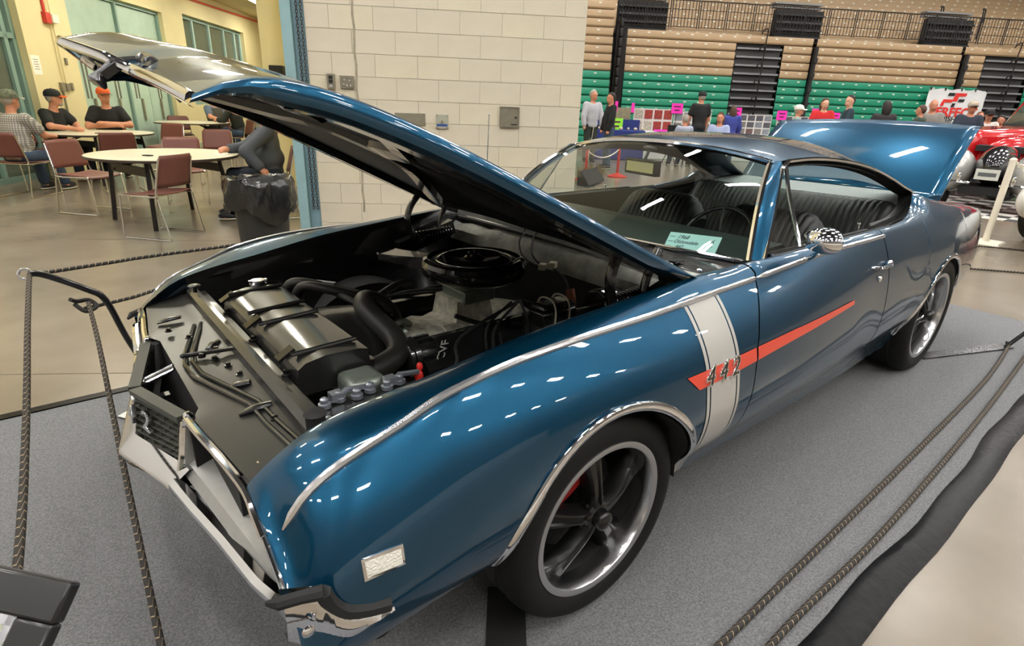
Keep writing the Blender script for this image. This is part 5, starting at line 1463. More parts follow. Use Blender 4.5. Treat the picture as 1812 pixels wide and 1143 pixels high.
# ---------------------------------------------------------------- tables, chairs and bin of the seating area
M_top = mat('table_laminate', '#cfc9b2', rough=.28, vary=.03, vscale=5)
M_edge = mat('table_edge', '#3b2e24', rough=.5)
M_leg = mat('dark_steel', '#231d1a', rough=.45, metal=.3)
M_plum = mat('plum_plastic', '#6d4139', rough=.42, vary=.10, vscale=120, bump=.08, bscale=200)
M_wire = mat('chrome_wire', (0.74, 0.72, 0.68), rough=.18, metal=1.0)
def round_table(x, y, rot, label, r=.765):
    t = thing('round_table', label, 'table', (x, y, 0), rot, 'round folding tables')
    m = MB(); m.lathe([(.001, .735), (r - .006, .735), (r - .006, .742), (.001, .742)], 56); obj('tabletop', m, M_top, t)
    m = MB(); m.lathe([(r - .006, .715), (r, .718), (r, .738), (r - .006, .743)], 56); m.lathe([(r - .006, .715), (.001, .715)], 56); obj('edge_band', m, M_edge, t)
    for k in range(4):
        a = R(45 + 90 * k); m = MB(); m.bar((.56 * math.cos(a), .56 * math.sin(a), .715), (.64 * math.cos(a), .64 * math.sin(a), 0.0), .036, .036, up=(math.sin(a), -math.cos(a), 0)); obj('leg', m, M_leg, t)
    for s in (-1, 1):
        m = MB(); m.bar((s * .40, -.41, .60), (s * .40, .41, .60), .03, .09); obj('apron_rail', m, M_leg, t)
        m = MB(); m.bar((s * .42, .30, .58), (s * .10, .10, .715), .02, .03); obj('brace', m, M_leg, t)
    return t
round_table(.09, 5.93, R(18), 'round folding table nearest to the trash can')
round_table(-.20, 9.75, R(35), 'round folding table with the men in orange caps')
round_table(1.85, 13.25, R(10), 'round folding table below the far windows')
def make_chair():
    t = thing('stacking_chair', 'plum plastic stacking chair on a chrome sled frame', 'chair', (0, 0, 0), 0, 'plum stacking chairs')
    # faces +x
    m = MB(); rows = []
    for i in range(9):
        u = i / 8; x = .22 - .42 * u
        rows.append([(x, -.225 + .45 * j / 8, .445 + .018 * (u ** 2) - .016 * math.sin(PI * j / 8) - (.018 * max(0, (.15 - u) / .15) ** 2)) for j in range(9)])
    m.grid(rows, flip=True); obj('seat', m, M_plum, t, solid=.012)
    m = MB(); rows = []
    for i in range(8):
        v = i / 7; z = .52 + .31 * v; x = -.205 - .085 * v
        w = .228 - .012 * v - (.02 if i == 7 else 0)
        rows.append([(x - .028 * math.sin(PI * j / 8) + .0, -w + 2 * w * j / 8, z) for j in range(9)])
    m.grid(rows); obj('backrest', m, M_plum, t, solid=.012)
    for s in (-1, 1):
        y = s * .235
        m = MB(); m.tube(cr([(-.285, s * .215, .80), (-.235, s * .228, .60), (-.205, y, .47), (-.18, y, .435), (.19, y, .435), (.225, y, .405), (.255, y, .05), (.245, y, .012), (.21, y, .010), (-.24, y, .010), (-.275, y, .012), (-.285, y, .04), (-.215, y, .42)], 5), .0085, 7)
        obj('sled_frame', m, M_wire, t)
    for x in (.10, -.12):
        m = MB(); m.tube([(x, -.235, .425), (x, .235, .425)], .007, 6); obj('cross_rod', m, M_wire, t)
    return t
CH = make_chair(); _first = [True]
def chair(x, y, head, label):
    if _first[0]: o = CH; _first[0] = False
    else: o = copy_tree(CH)
    o.location = (x, y, 0); o.rotation_euler = (0, 0, R(head)); o['label'] = label
    return o
chair(-.16, 5.12, 129, 'plum chair seen from behind in front of the nearest round table')
chair(-.60, 6.85, -50, 'empty plum chair at the left of the nearest round table')
chair(-.12, 8.55, 92, 'plum chair with its back to us between the two nearer tables')
chair(.85, 10.75, -135, 'plum chair at the right of the table with the orange caps')
chair(.46, 7.05, -102, 'plum chair tucked behind the nearest round table')
chair(1.25, 8.75, -112, 'plum chair standing free behind the seated man in grey')
chair(1.72, 14.05, -95, 'plum chair at the far side of the table below the windows')
chair(2.72, 12.95, 140, 'plum chair under the man in the black shirt')
chair(-1.20, 8.55, 52, 'plum chair under the man in the plaid shirt')
chair(-.80, 10.42, -45, 'plum chair under the man in the black cap with orange bill')
chair(.06, 10.75, -97, 'plum chair under the man with folded arms')
chair(1.12, 5.62, 165, 'plum chair under the man in grey beside the pillar')
chair(2.55, 14.1, -120, 'plum chair under the man in the vest')
# small things on the tables
def small(name, label, cat, x, y, z, d, m, rz=0):
    b = MB(); b.box((0, 0, d[2] / 2), d); o = obj(name, b, m, None, Matrix.Translation((x, y, z)) @ Matrix.Rotation(rz, 4, 'Z'), bevel=.004); return tag(o, label, cat)
small('phone', 'dark phone lying on the nearest round table', 'phone', -.10, 5.75, .742, (.06, .10, .010), M_matte, .6)
small('phone', 'dark phone on the table with the orange caps', 'phone', -.20, 9.45, .742, (.07, .13, .010), M_matte, .9)
small('paper_napkin', 'white napkin under the grey man\'s hand', 'napkin', .66, 5.72, .742, (.14, .12, .006), mat('napkin_white', '#e9e6dc', rough=.9), .3)
# trash can with a crumpled bag
tc_ = thing('trash_can', 'dark grey round trash can lined with a crumpled black bag', 'trash can', (.42, 3.60, 0))
m = MB(); m.lathe([(.001, .0), (.195, .0), (.20, .02), (.232, .66), (.245, .67), (.245, .71), (.235, .72), (.225, .70), (.19, .05), (.001, .04)], 40); obj('bin', m, mat('bin_grey', '#2c2d2b', rough=.55), tc_)
m = MB(); rows = []
rnd = random.Random(3)
nz = [[rnd.uniform(-1, 1) for _ in range(49)] for _ in range(12)]
prof_b = [(.200, .56), (.222, .64), (.240, .73), (.262, .745), (.276, .735), (.284, .69), (.290, .62), (.292, .55), (.286, .49), (.276, .455)]
for i, (r_, z_) in enumerate(prof_b):
    row = []
    for k in range(48):
        a = 2 * PI * k / 48
        fold = .018 * math.sin(a * 7 + i * .4) + .014 * math.sin(a * 13 + i * 1.1) + .007 * nz[i][k]
        hem = (.06 * math.sin(a * 2 + 1.2) + .035 * math.sin(a * 5)) * (i / 9) ** 2
        row.append(((r_ + fold * (.4 + i / 9)) * math.cos(a), (r_ + fold * (.4 + i / 9)) * math.sin(a), z_ + hem + .010 * nz[(i + 3) % 12][k]))
    rows.append(row)
m.grid(rows, closed=True); obj('bin_bag', m, mat('bag_black', (0.012, 0.012, 0.011), rough=.22, coat=.5, bump=.5, bscale=14), tc_, smooth=50)
# ---------------------------------------------------------------- people: one continuous surface per body (surface nets over smooth-blended limbs)
def nets(fn, lo, hi, h):
    lo = np.array(lo, float); n = np.ceil((np.array(hi) - lo) / h).astype(int) + 1
    ax = [lo[i] + h * np.arange(n[i]) for i in range(3)]
    X, Y, Z = np.meshgrid(*ax, indexing='ij')
    V = fn(X, Y, Z)
    S = V < 0
    c = np.zeros((n[0] - 1, n[1] - 1, n[2] - 1), int)
    acc = np.zeros(c.shape + (3,)); cnt = np.zeros(c.shape)
    for dx in (0, 1):
        for dy in (0, 1):
            for dz in (0, 1): c += S[dx:n[0] - 1 + dx, dy:n[1] - 1 + dy, dz:n[2] - 1 + dz]
    for a in range(3):
        b1, b2 = [k for k in range(3) if k != a]
        for o1 in (0, 1):
            for o2 in (0, 1):
                s0 = [0, 0, 0]; s0[b1] = o1; s0[b2] = o2; s1 = list(s0); s1[a] = 1
                A = V[s0[0]:n[0] - 1 + s0[0], s0[1]:n[1] - 1 + s0[1], s0[2]:n[2] - 1 + s0[2]]
                B = V[s1[0]:n[0] - 1 + s1[0], s1[1]:n[1] - 1 + s1[1], s1[2]:n[2] - 1 + s1[2]]
                x = (A < 0) != (B < 0)
                t = np.where(x, A / np.where(x, A - B, 1), 0)
                for k in range(3):
                    acc[..., k] += np.where(x, (t if k == a else s0[k]), 0)
                cnt += x
    act = (c > 0) & (c < 8)
    idx = -np.ones(c.shape, int); I = np.argwhere(act); idx[act] = np.arange(len(I))
    P = lo + h * (I + acc[act] / cnt[act][:, None])
    F = []
    for a in range(3):
        b1, b2 = (a + 1) % 3, (a + 2) % 3
        sl0 = [slice(None)] * 3; sl1 = [slice(None)] * 3; sl0[a] = slice(0, n[a] - 1); sl1[a] = slice(1, n[a])
        s0, s1 = S[tuple(sl0)], S[tuple(sl1)]
        E_ = np.argwhere(s0 != s1)
        ok = (E_[:, b1] > 0) & (E_[:, b2] > 0) & (E_[:, b1] < n[b1] - 1) & (E_[:, b2] < n[b2] - 1)
        E_ = E_[ok]
        if not len(E_): continue
        q = []
        for o1, o2 in ((-1, -1), (0, -1), (0, 0), (-1, 0)):
            k = E_.copy(); k[:, b1] += o1; k[:, b2] += o2; q.append(idx[k[:, 0], k[:, 1], k[:, 2]])
        q = np.stack(q, 1); fl_ = ~s0[E_[:, 0], E_[:, 1], E_[:, 2]]
        q[fl_] = q[fl_][:, ::-1]; F.append(q)
    return P, np.concatenate(F)
def cap_sdf(X, Y, Z, a, b, ra, rb):
    a = np.array(a, float); b = np.array(b, float); d = b - a; L = d @ d + 1e-9
    t = np.clip(((X - a[0]) * d[0] + (Y - a[1]) * d[1] + (Z - a[2]) * d[2]) / L, 0, 1)
    return np.sqrt((X - a[0] - t * d[0]) ** 2 + (Y - a[1] - t * d[1]) ** 2 + (Z - a[2] - t * d[2]) ** 2) - (ra + (rb - ra) * t)
def ell_sdf(X, Y, Z, c, r, yaw=0.0):
    x, y, z = X - c[0], Y - c[1], Z - c[2]
    if yaw:
        x, y = x * math.cos(yaw) + y * math.sin(yaw), -x * math.sin(yaw) + y * math.cos(yaw)
    k = np.sqrt((x / r[0]) ** 2 + (y / r[1]) ** 2 + (z / r[2]) ** 2)
    return (k - 1) * min(r)
def smin(a, b, k):
    h = np.clip(.5 + .5 * (b - a) / k, 0, 1)
    return b + (a - b) * h - k * h * (1 - h)
def blend(prims, X, Y, Z, k=.03, grow=0.0):
    v = None
    for p_ in prims:
        d = cap_sdf(X, Y, Z, *p_[1:]) if p_[0] == 'c' else ell_sdf(X, Y, Z, *p_[1:])
        v = d if v is None else smin(v, d, p_[5] if False else k)
    return v - grow
def to_obj(P, F, name, m, parent, sm=True):
    me = bpy.data.meshes.new(name); me.from_pydata([tuple(q) for q in P], [], [tuple(map(int, f)) for f in F]); me.shade_smooth(); me.materials.append(m)
    o = link(bpy.data.objects.new(name, me), parent)
    if sm:
        k = o.modifiers.new('soft', 'SMOOTH'); k.factor = .5; k.iterations = 2
    return o
M_skin = mat('skin', '#bf8468', rough=.5, vary=.06, vscale=20)
M_skin2 = mat('skin_pale', '#c99a80', rough=.5, vary=.06, vscale=20)
M_hair_grey = mat('hair_grey', '#9c958b', rough=.7, bump=.4, bscale=120); M_hair_brown = mat('hair_brown', '#4a3527', rough=.65, bump=.4, bscale=120); M_hair_dark = mat('hair_dark', '#1e1815', rough=.6, bump=.4, bscale=120)
M_jeans = mat('jeans', '#37485e', rough=.85, vary=.15, vscale=30); M_navy = mat('navy_trousers', '#1e2430', rough=.85); M_blacktee = mat('black_tee', '#1b1c1c', rough=.85, vary=.1, vscale=20); M_khaki = mat('dark_trousers', '#2c322c', rough=.85)
M_sole = mat('shoe_sole', '#b8b3a6', rough=.7); M_shoe = mat('shoe_dark', '#26262a', rough=.6); M_eye = mat('eye_dark', '#1a1412', rough=.2)
M_orange = mat('cap_orange', '#e0622a', rough=.7); M_capblack = mat('cap_black', '#17181a', rough=.75)
def plaid_mat():
    m = mat('plaid_shirt', '#b4aea2', rough=.85); nt = m.node_tree; b = nt.nodes['Principled BSDF']
    tc = nt.nodes.new('ShaderNodeTexCoord'); w1 = nt.nodes.new('ShaderNodeTexWave'); w2 = nt.nodes.new('ShaderNodeTexWave')
    w1.inputs['Scale'].default_value = 11; w2.inputs['Scale'].default_value = 11; w2.bands_direction = 'Z'; w1.bands_direction = 'Y'
    nt.links.new(tc.outputs['Object'], w1.inputs['Vector']); nt.links.new(tc.outputs['Object'], w2.inputs['Vector'])
    ad = nt.nodes.new('ShaderNodeMath'); ad.operation = 'ADD'; nt.links.new(w1.outputs['Fac'], ad.inputs[0]); nt.links.new(w2.outputs['Fac'], ad.inputs[1])
    r = nt.nodes.new('ShaderNodeValToRGB'); r.color_ramp.elements[0].color = (*lin('#c4c0b6'), 1); r.color_ramp.elements[1].color = (*lin('#7d7a76'), 1); r.color_ramp.elements[0].position = .3; r.color_ramp.elements[1].position = .95
    nt.links.new(ad.outputs[0], r.inputs['Fac']); nt.links.new(r.outputs['Color'], b.inputs['Base Color']); return m
M_plaid = plaid_mat()
def person(label, loc, head, sit=True, arms=None, shirt=None, pants=None, sleeve='short', hair=M_hair_grey, cap=None, skin=M_skin, look=0.0, nod=0.0, lean=0.0, belly=.0, beard=None, glasses=False, scale=1.0, h=.013, shoes=M_shoe, group=None, vest=None, long_hair=False, bald=False, fingers=True, feet=(.44, .44), legs=True, base_z=0.0):
    """local frame: facing +x, left = +y"""
    t = thing('person', label, 'person', (*loc, base_z), R(head), group); t.scale = (scale,) * 3
    if sit: pz, cz, sz, nz_, hz = .54, .86, 1.035, 1.10, 1.245
    else: pz, cz, sz, nz_, hz = .94, 1.27, 1.43, 1.49, 1.625
    lx = lambda z: lean * (z - pz) / .5
    P = []; sh = []; pa = []
    tor = [('e', (lx(pz) - .0, 0, pz), (.125, .165, .12)), ('e', (lx(pz + .16) + .015 + belly * .5, 0, pz + .16), (.115 + belly, .150 + belly * .5, .16)), ('e', (lx(cz) + .005, 0, cz), (.115, .172, .19)), ('e', (lx(sz - .03) - .01, 0, sz - .03), (.085, .165, .075))]
    P += tor; sh += tor
    nk = [('c', (lx(sz), 0, sz), (lx(hz - .08) + .01, 0, hz - .07), .062, .055)]; P += nk
    cy_, sy_ = math.cos(look), math.sin(look)
    hx = lx(hz) + .015; fw = lambda d, s, z: (hx + d * cy_ - s * sy_, d * sy_ + s * cy_, hz + z - nod * d)
    P += [('e', fw(0, 0, .02), (.098, .077, .108), look), ('e', fw(.035, 0, -.055), (.066, .058, .062), look), ('e', fw(.098, 0, -.012), (.020, .014, .026), look), ('e', fw(.088, 0, .028), (.018, .050, .012), look), ('e', fw(.085, 0, -.062), (.020, .026, .012), look),
          ('e', fw(-.005, .080, -.005), (.020, .012, .032), look), ('e', fw(-.005, -.080, -.005), (.020, .012, .032), look)]
    if arms is None: arms = (((.05, .25, sz - .28), (.10, .24, sz - .52)), ((.05, -.25, sz - .28), (.10, -.24, sz - .52)))
    hands = []
    for s, (el, wr) in zip((1, -1), arms):
        S0 = (lx(sz) - .005, s * .175, sz - .015)
        a1 = ('c', S0, el, .062, .050); a2 = ('c', el, wr, .046, .034)
        P += [a1, a2]
        e = np.array(el); w = np.array(wr); d = (w - e) / (np.linalg.norm(w - e) + 1e-6)
        hc = w + d * .055
        P.append(('e', tuple(hc), (.048, .040, .036)))
        side = np.cross(d, (0, 0, 1)); side = side / (np.linalg.norm(side) + 1e-6); dn = np.array((0, 0, -1.0))
        if fingers:
            for j in range(4):
                o = hc + side * (-.030 + .020 * j); L = (.050, .058, .055, .042)[j]
                m1 = o + d * L * .75 + dn * .006; m2 = m1 + d * L * .45 + dn * .026
                P += [('c', tuple(o + d * .02), tuple(m1), .0115, .0105), ('c', tuple(m1), tuple(m2), .0105, .0095)]
            th = hc + side * (-.042 * s); P += [('c', tuple(hc - d * .02 + side * (-.025 * s)), tuple(th + d * .03), .014, .012), ('c', tuple(th + d * .03), tuple(th + d * .055 + side * .012 * s), .012, .010)]
        if sleeve == 'short':
            k = .62; mid = tuple(np.array(S0) * (1 - k) + np.array(el) * k); sh.append(('c', S0, mid, .066, .066))
        else:
            sh += [('c', S0, el, .064, .055), ('c', el, tuple(e * .12 + w * .88), .054, .046)]
    for s, fx_ in zip((1, -1), feet):
        if sit: hip, kn, an = (.0, s * .095, pz - .01), (.43, s * .13, .50), (fx_, s * .13, .09)
        else: hip, kn, an = (0, s * .09, pz - .02), (.02, s * .10, .50), (-.01, s * .10, .09)
        L1 = ('c', hip, kn, .088, .062); L2 = ('c', kn, an, .062, .044)
        P += [L1, L2, ('c', (an[0], an[1], .055), (an[0] + .13, an[1] * 1.05, .04), .045, .036)]
        pa += [('c', hip, kn, .092, .068), ('c', kn, (an[0], an[1], .13), .066, .062)]
    pa.append(('e', (lx(pz), 0, pz), (.128, .168, .125)))
    top = hz + .15
    lo = (-.40, -.50, -.01); hi = (.80 if sit else .62, .50, top)
    Pp, F = nets(lambda X, Y, Z: blend(P, X, Y, Z, .022), lo, hi, h)
    to_obj(Pp, F, 'body', skin, t)
    g = .013
    def shirt_fn(X, Y, Z):
        v = blend(sh, X, Y, Z, .03, g)
        v = np.maximum(v, (pz - .06) - Z)
        v = np.maximum(v, -(np.sqrt((X - lx(sz) - .03) ** 2 + (Y * .9) ** 2 + (Z - (sz + .075)) ** 2) - .085))
        return v
    Pp, F = nets(shirt_fn, lo, hi, h); to_obj(Pp, F, 'shirt', shirt, t)
    Pp, F = nets(lambda X, Y, Z: np.maximum(blend(pa, X, Y, Z, .03, .006), Z - (pz + .06)), lo, hi, h); to_obj(Pp, F, 'trousers', pants or M_jeans, t)
    if vest:
        Pp, F = nets(lambda X, Y, Z: np.maximum(np.maximum(blend(tor, X, Y, Z, .03, .030), (pz - .03) - Z), np.maximum(Z - (sz - .0), -(np.abs(Y) - .035 - .3 * np.maximum(0, .0)) * np.where(X > 0, 1, -1) if False else Z - (sz - .0))), lo, hi, h * 1.2); to_obj(Pp, F, 'vest', vest, t)
    for s, fx_ in zip((1, -1), feet):
        an = (fx_ if sit else -.01, s * (.13 if sit else .10))
        m = MB(); m.ell((an[0] + .06, an[1], .055), (.145, .052, .050), 14, 8); o = obj('shoe', m, shoes, t)
        m = MB(); m.ell((an[0] + .06, an[1], .018), (.152, .056, .018), 14, 6); obj('shoe_sole', m, M_sole, t)
    HM = Matrix.Translation((hx, 0, hz)) @ Matrix.Rotation(look, 4, 'Z') @ Matrix.Rotation(nod, 4, 'Y')
    # hair
    if not bald:
        hr = [('e', (0, 0, .025), (.104, .084, .112))]
        def hair_fn(X, Y, Z):
            v = ell_sdf(X, Y, Z, (-.004, 0, .025), (.106, .086, .114))
            v = np.maximum(v, (.035 if not long_hair else .02) + .75 * np.maximum(0, X + .01) - Z - np.where(X < -.0, .11, 0) * np.clip(-X / .05, 0, 1))
            if long_hair: v = np.minimum(v, np.maximum(ell_sdf(X, Y, Z, (-.06, 0, -.06), (.075, .10, .17)), X - .01))
            return v
        Pp, F = nets(hair_fn, (-.17, -.14, -.26), (.14, .14, .17), max(.010, h * .7)); o = to_obj(Pp, F, 'hair', hair, t); o.matrix_basis = HM
    for s in (-1, 1):
        m = MB(); m.ell((.083, s * .032, .012), (.012, .013, .008), 10, 6); obj('eye', m, M_eye, t, HM)
    if beard:
        m = MB(); m.ell((.072, 0, -.078), (.040, .046, .042), 14, 8); m.ell((.098, 0, -.040), (.018, .030, .010), 10, 6); obj('beard', m, beard, t, HM)
    if glasses:
        m = MB()
        for s in (-1, 1):
            m.tube([(.108, s * .034 + .024 * math.cos(a), .010 + .018 * math.sin(a)) for a in [2 * PI * i / 12 for i in range(12)]], .003, 5, closed=True); m.tube([(.105, s * .056, .014), (.0, s * .084, .018)], .0025, 5)
        m.tube([(.110, -.012, .012), (.110, .012, .012)], .0025, 5); obj('glasses', m, M_matte, t, HM)
    if cap:
        c1, c2 = cap
        m = MB(); m.lathe([(.112, .030), (.115, .060), (.108, .095), (.085, .125), (.045, .142), (.001, .147)], 28, HM @ Matrix.Scale(.86, 4, (0, 1, 0)) @ Matrix.Translation((-.006, 0, 0))); m.ell((0, 0, 0), (.008, .008, .006), 8, 4, M=HM @ Matrix.Translation((-.006, 0, .148)))
        c = obj('cap', m, c1, t)
        m = MB(); rows = []
        for k in range(11):
            a = -1 + 2 * k / 10
            rows.append([(.075 * math.sqrt(max(0, 1 - (a * .8) ** 2)) + .025, a * .080, .050 - .014 * a * a), (.100 + .085 * math.sqrt(max(0, 1 - (a * .92) ** 2)), a * .082, .040 - .026 * a * a), (.100 + .087 * math.sqrt(max(0, 1 - (a * .92) ** 2)), a * .082, .035 - .026 * a * a)])
        m.grid(rows, M=HM); obj('cap_bill', m, c2, t, solid=.004)
    return t
GL = 'men seated at the round tables'
person('man in a light plaid shirt and camouflage cap seated with his back half turned', (-1.22, 8.58), 52, arms=(((.24, .27, .82), (.42, .20, .78)), ((.20, -.27, .80), (.40, -.20, .78))), shirt=M_plaid, pants=M_jeans, cap=(mat('cap_camo', '#5d6250', rough=.8, vary=.5, vscale=30), mat('cap_camo_bill', '#8a8a78', rough=.8)), look=-.25, belly=.04, scale=.97, group=GL, lean=.05, feet=(.50, .56))
p2 = person('man in a black cap with orange bill, hands clasped on the table', (-.76, 10.28), -45, arms=(((.22, .25, .84), (.44, .05, .80)), ((.22, -.25, .84), (.44, -.05, .80))), shirt=M_blacktee, pants=M_navy, cap=(M_capblack, M_orange), look=.75, glasses=True, beard=M_hair_grey, scale=.98, group=GL, lean=.10, skin=M_skin)
m = MB(); m.prism([(-.09, .03), (-.04, .0), (0, -.03), (.05, .0), (.10, .02), (.06, .035), (.09, .06), (.03, .03), (.02, .07), (-.01, .03), (-.05, .05)], .004, basis((.158, 0, .86), (0, 1, 0), (-.1, 0, 1))); obj('shirt_print', m, mat('print_tan', '#b29a7c', rough=.8), p2)
person('man in an orange cap and black tee with folded arms', (.05, 10.62), -97, arms=(((.12, .29, .80), (.24, -.06, .83)), ((.14, -.29, .78), (.26, .08, .80))), shirt=M_blacktee, pants=M_navy, cap=(M_orange, mat('cap_bill_dark', '#6b3a22', rough=.7)), look=.35, scale=1.02, group=GL, beard=None, bald=True)
person('man in a grey vest and glasses at the table below the windows', (2.50, 14.0), -70, arms=(((.20, .26, .84), (.40, .12, .79)), ((.20, -.26, .84), (.38, -.16, .79))), shirt=mat('shirt_blue', '#5d6b7c', rough=.85), vest=mat('vest_grey', '#4c4a42', rough=.85), hair=M_hair_brown, glasses=True, look=.55, group=GL, h=.015, beard=M_hair_brown)
person('man in a black shirt and jeans seen from behind in a plum chair', (2.76, 12.92), 140, shirt=M_khaki if False else mat('shirt_black_green', '#20241f', rough=.85), sleeve='long', hair=M_hair_dark, group=GL, h=.015, lean=.12, feet=(.50, .40), arms=(((.24, .27, .82), (.42, .16, .80)), ((.18, -.28, .80), (.30, -.24, .62))))
person('person in a striped shirt behind the man in black', (3.35, 13.9), 170, shirt=mat('shirt_stripes', '#8f9188', rough=.85, vary=.5, vscale=40, stretch=(1, 1, 6)), group=GL, h=.018, fingers=False)
person('heavy man in grey with an open jacket leaning on the nearest table', (1.14, 5.60), 165, arms=(((.26, .30, .80), (.12, .34, .62)), ((.26, -.27, .80), (.44, -.14, .79))), shirt=mat('shirt_grey', '#4b4f56', rough=.85), sleeve='long', hair=M_hair_brown, belly=.09, scale=1.0, group=GL, skin=M_skin, pants=M_navy)
# ---------------------------------------------------------------- vendor tables, banner, other vehicles
M_pink = mat('neon_pink', '#f02fb0', rough=.7); M_lime = mat('neon_lime', '#8fe03a', rough=.7); M_ink = mat('sign_ink', '#5a1040', rough=.7)
def vroom(px_u, v): return room(px_u, v)
VV = 15.2; KU = 1.293
def UU(u): return .055 + (u - .055) * KU
vt_ = thing('vendor_table', 'long vendor table draped in white behind the car roof', 'table', room(UU(6.4), VV, 0), HEAD)
m = MB(); m.box((0, 0, .74), (8.0, .75, .03)); obj('tabletop', m, mat('white_cloth', '#d9d8d6', rough=.85), vt_)
m = MB(); m.box((0, -.37, .37), (8.0, .02, .72)); obj('cloth_front', m, mat('white_cloth', '#d9d8d6', rough=.85), vt_)
for x in (-3.8, 0, 3.8):
    m = MB(); m.box((x, .25, .36), (.05, .05, .72)); obj('leg', m, M_leg, vt_)
photo_cols = [mat('photo_%d' % k, c, rough=.4, vary=.5, vscale=25) for k, c in enumerate(('#8f3a34', '#6d6a66', '#8f8a5a', '#4f5056', '#7a7f86', '#a59d90', '#5e4a46'))]
def photo_board(u, w, z0, h, ncol, nrow, label, cols, v=VV - .12):
    w *= KU
    t = thing('photo_board', label, 'display board', room(UU(u), v, 0), HEAD, 'photo boards on the vendor table')
    m = MB(); m.box((0, .02, z0 + h / 2), (w, .02, h)); obj('board', m, mat('board_white', '#c8c5c2', rough=.7), t, smooth=0)
    pm = MB(); pm.box((0, 0, 0), (w / ncol * .82, .006, h / nrow * .80))
    meshes = []
    for c in cols:
        me = pm.mesh('photo', 0); me.materials.append(photo_cols[c]); meshes.append(me)
    for i in range(ncol):
        for j in range(nrow):
            obj('photo', random.choice(meshes), None, t, Matrix.Translation((-w / 2 + w * (i + .5) / ncol, .006, z0 + h * (j + .5) / nrow)))
    return t
photo_board(4.60, .90, .76, .62, 4, 2, 'board of reddish photos at the near end of the vendor table', (0, 0, 1, 5))
photo_board(5.52, .88, .76, .58, 4, 2, 'board of yellowish photos behind the black chair', (2, 1, 5, 4))
photo_board(7.02, .80, .76, .56, 4, 3, 'board of photos behind the woman in pale blue', (1, 3, 4, 6))
photo_board(8.30, 1.5, .76, .56, 8, 3, 'long board of grey photos beside the trunk lid', (1, 3, 3, 4, 6))
photo_board(9.6, 1.0, .76, .52, 5, 3, 'board of grey photos at the far end of the vendor table', (1, 3, 4))
def sign(u, z, w, h, label, body, m=M_pink, v=VV - .16):
    w *= KU; h *= KU; z = 1.441 + (z - 1.441) * KU
    t = thing('price_sign', label, 'sign', room(UU(u), v, z), HEAD, 'neon paper signs')
    b = MB(); b.box((0, 0, 0), (w, .006, h)); obj('card', b, m, t, smooth=0)
    b = MB(); b.bar((0, .012, -h / 2 + .04), (0, .012, min(-h / 2 - .02, .757 - z)), .012, .008); obj('stick', b, M_leg, t)
    if body:
        for k in range(2):
            b = MB(); b.box((0, -.005, h * (.18 - .36 * k)), (w * (.6 - .15 * k), .002, h * .14)); obj('print_line', b, M_ink, t, smooth=0)
    return t
for u, z, w, h, lab in ((5.12, 1.42, .26, .21, 'neon pink sign above the reddish photo board'), (4.80, .88, .30, .16, 'neon pink sign lying low on the vendor table'), (6.52, 1.38, .24, .21, 'neon pink sign beside the man in the black cap'), (7.62, 1.36, .24, .20, 'neon pink sign above the child in blue'), (8.42, 1.40, .18, .26, 'tall neon pink sign over the grey photos'), (8.92, 1.36, .24, .20, 'neon pink sign nearest to the trunk lid'), (3.72, 1.42, .06, .20, 'narrow neon pink strip on the brown board'), (4.10, 1.40, .07, .20, 'second narrow neon pink strip on the brown board')):
    sign(u, z, w, h, lab, w > .2)
t = thing('brown_board', 'brown pegboard behind the blue table cloth', 'display board', room(UU(3.92), VV + .45, 0), HEAD); m = MB(); m.box((0, 0, 1.0), (.72, .03, .76)); obj('board', m, mat('pegboard', '#7e7760', rough=.8, vary=.2, vscale=12), t)
m = MB(); m.box((0, .0, .3), (.08, .3, .6)); obj('foot', m, M_leg, t)
t = thing('blue_table', 'small table under a royal blue cloth with a lime sign', 'table', room(UU(3.70), VV - .75, 0), HEAD); m = MB(); m.box((0, 0, .40), (1.4, .5, .80)); obj('cloth', m, mat('royal_blue', '#23306f', rough=.8), t, bevel=.02)
m = MB(); m.box((0, .22, .92), (1.3, .02, .30)); obj('backdrop', m, mat('royal_blue', '#23306f', rough=.8), t)
sign(3.62, 1.06, .28, .24, 'lime green sign on the royal blue table', True, M_lime, VV - .80)
for k in range(7):
    m = MB(); m.ell((0, 0, .035), (.04 + .015 * (k % 2), .04, .04), 8, 6); tag(obj('trinket', m, mat('trinket_tan', '#b9ab90', rough=.7, vary=.4, vscale=40), None, ROOM @ Matrix.Translation((UU(3.25 + .16 * k), VV - .82, .80))), 'small tan trinket on the royal blue table', 'trinket', 'trinkets on the blue table')
# folding chair seen behind the roof
fc_ = t = thing('folding_chair', 'black folding chair back in front of the vendor table', 'chair', room(UU(4.80), VV - 1.3, 0), HEAD)
m = MB(); m.box((0, 0, .82), (.44, .03, .34)); obj('backrest', m, M_matte, t, bevel=.01); m = MB(); m.box((0, -.22, .45), (.42, .42, .03)); obj('seat', m, M_matte, t)
for s in (-1, 1):
    m = MB(); m.tube([(s * .21, .02, .98), (s * .21, -.35, 0)], .012, 6); obj('leg', m, M_matte, t); m = MB(); m.tube([(s * .19, -.35, .50), (s * .19, .20, 0)], .012, 6); obj('leg', m, M_matte, t)
# white wire stand at the wall corner
t = thing('wire_stand', 'thin white wire stand in front of the man in the pale sweater', 'stand', room(3.3, 12.2, 0), HEAD); m = MB(); m.tube([(-.35, 0, .0), (-.35, 0, .80), (.20, 0, .98), (.10, 0, .0)], .010, 6); obj('wire', m, mat('white_wire', '#cfcac0', rough=.4), t)
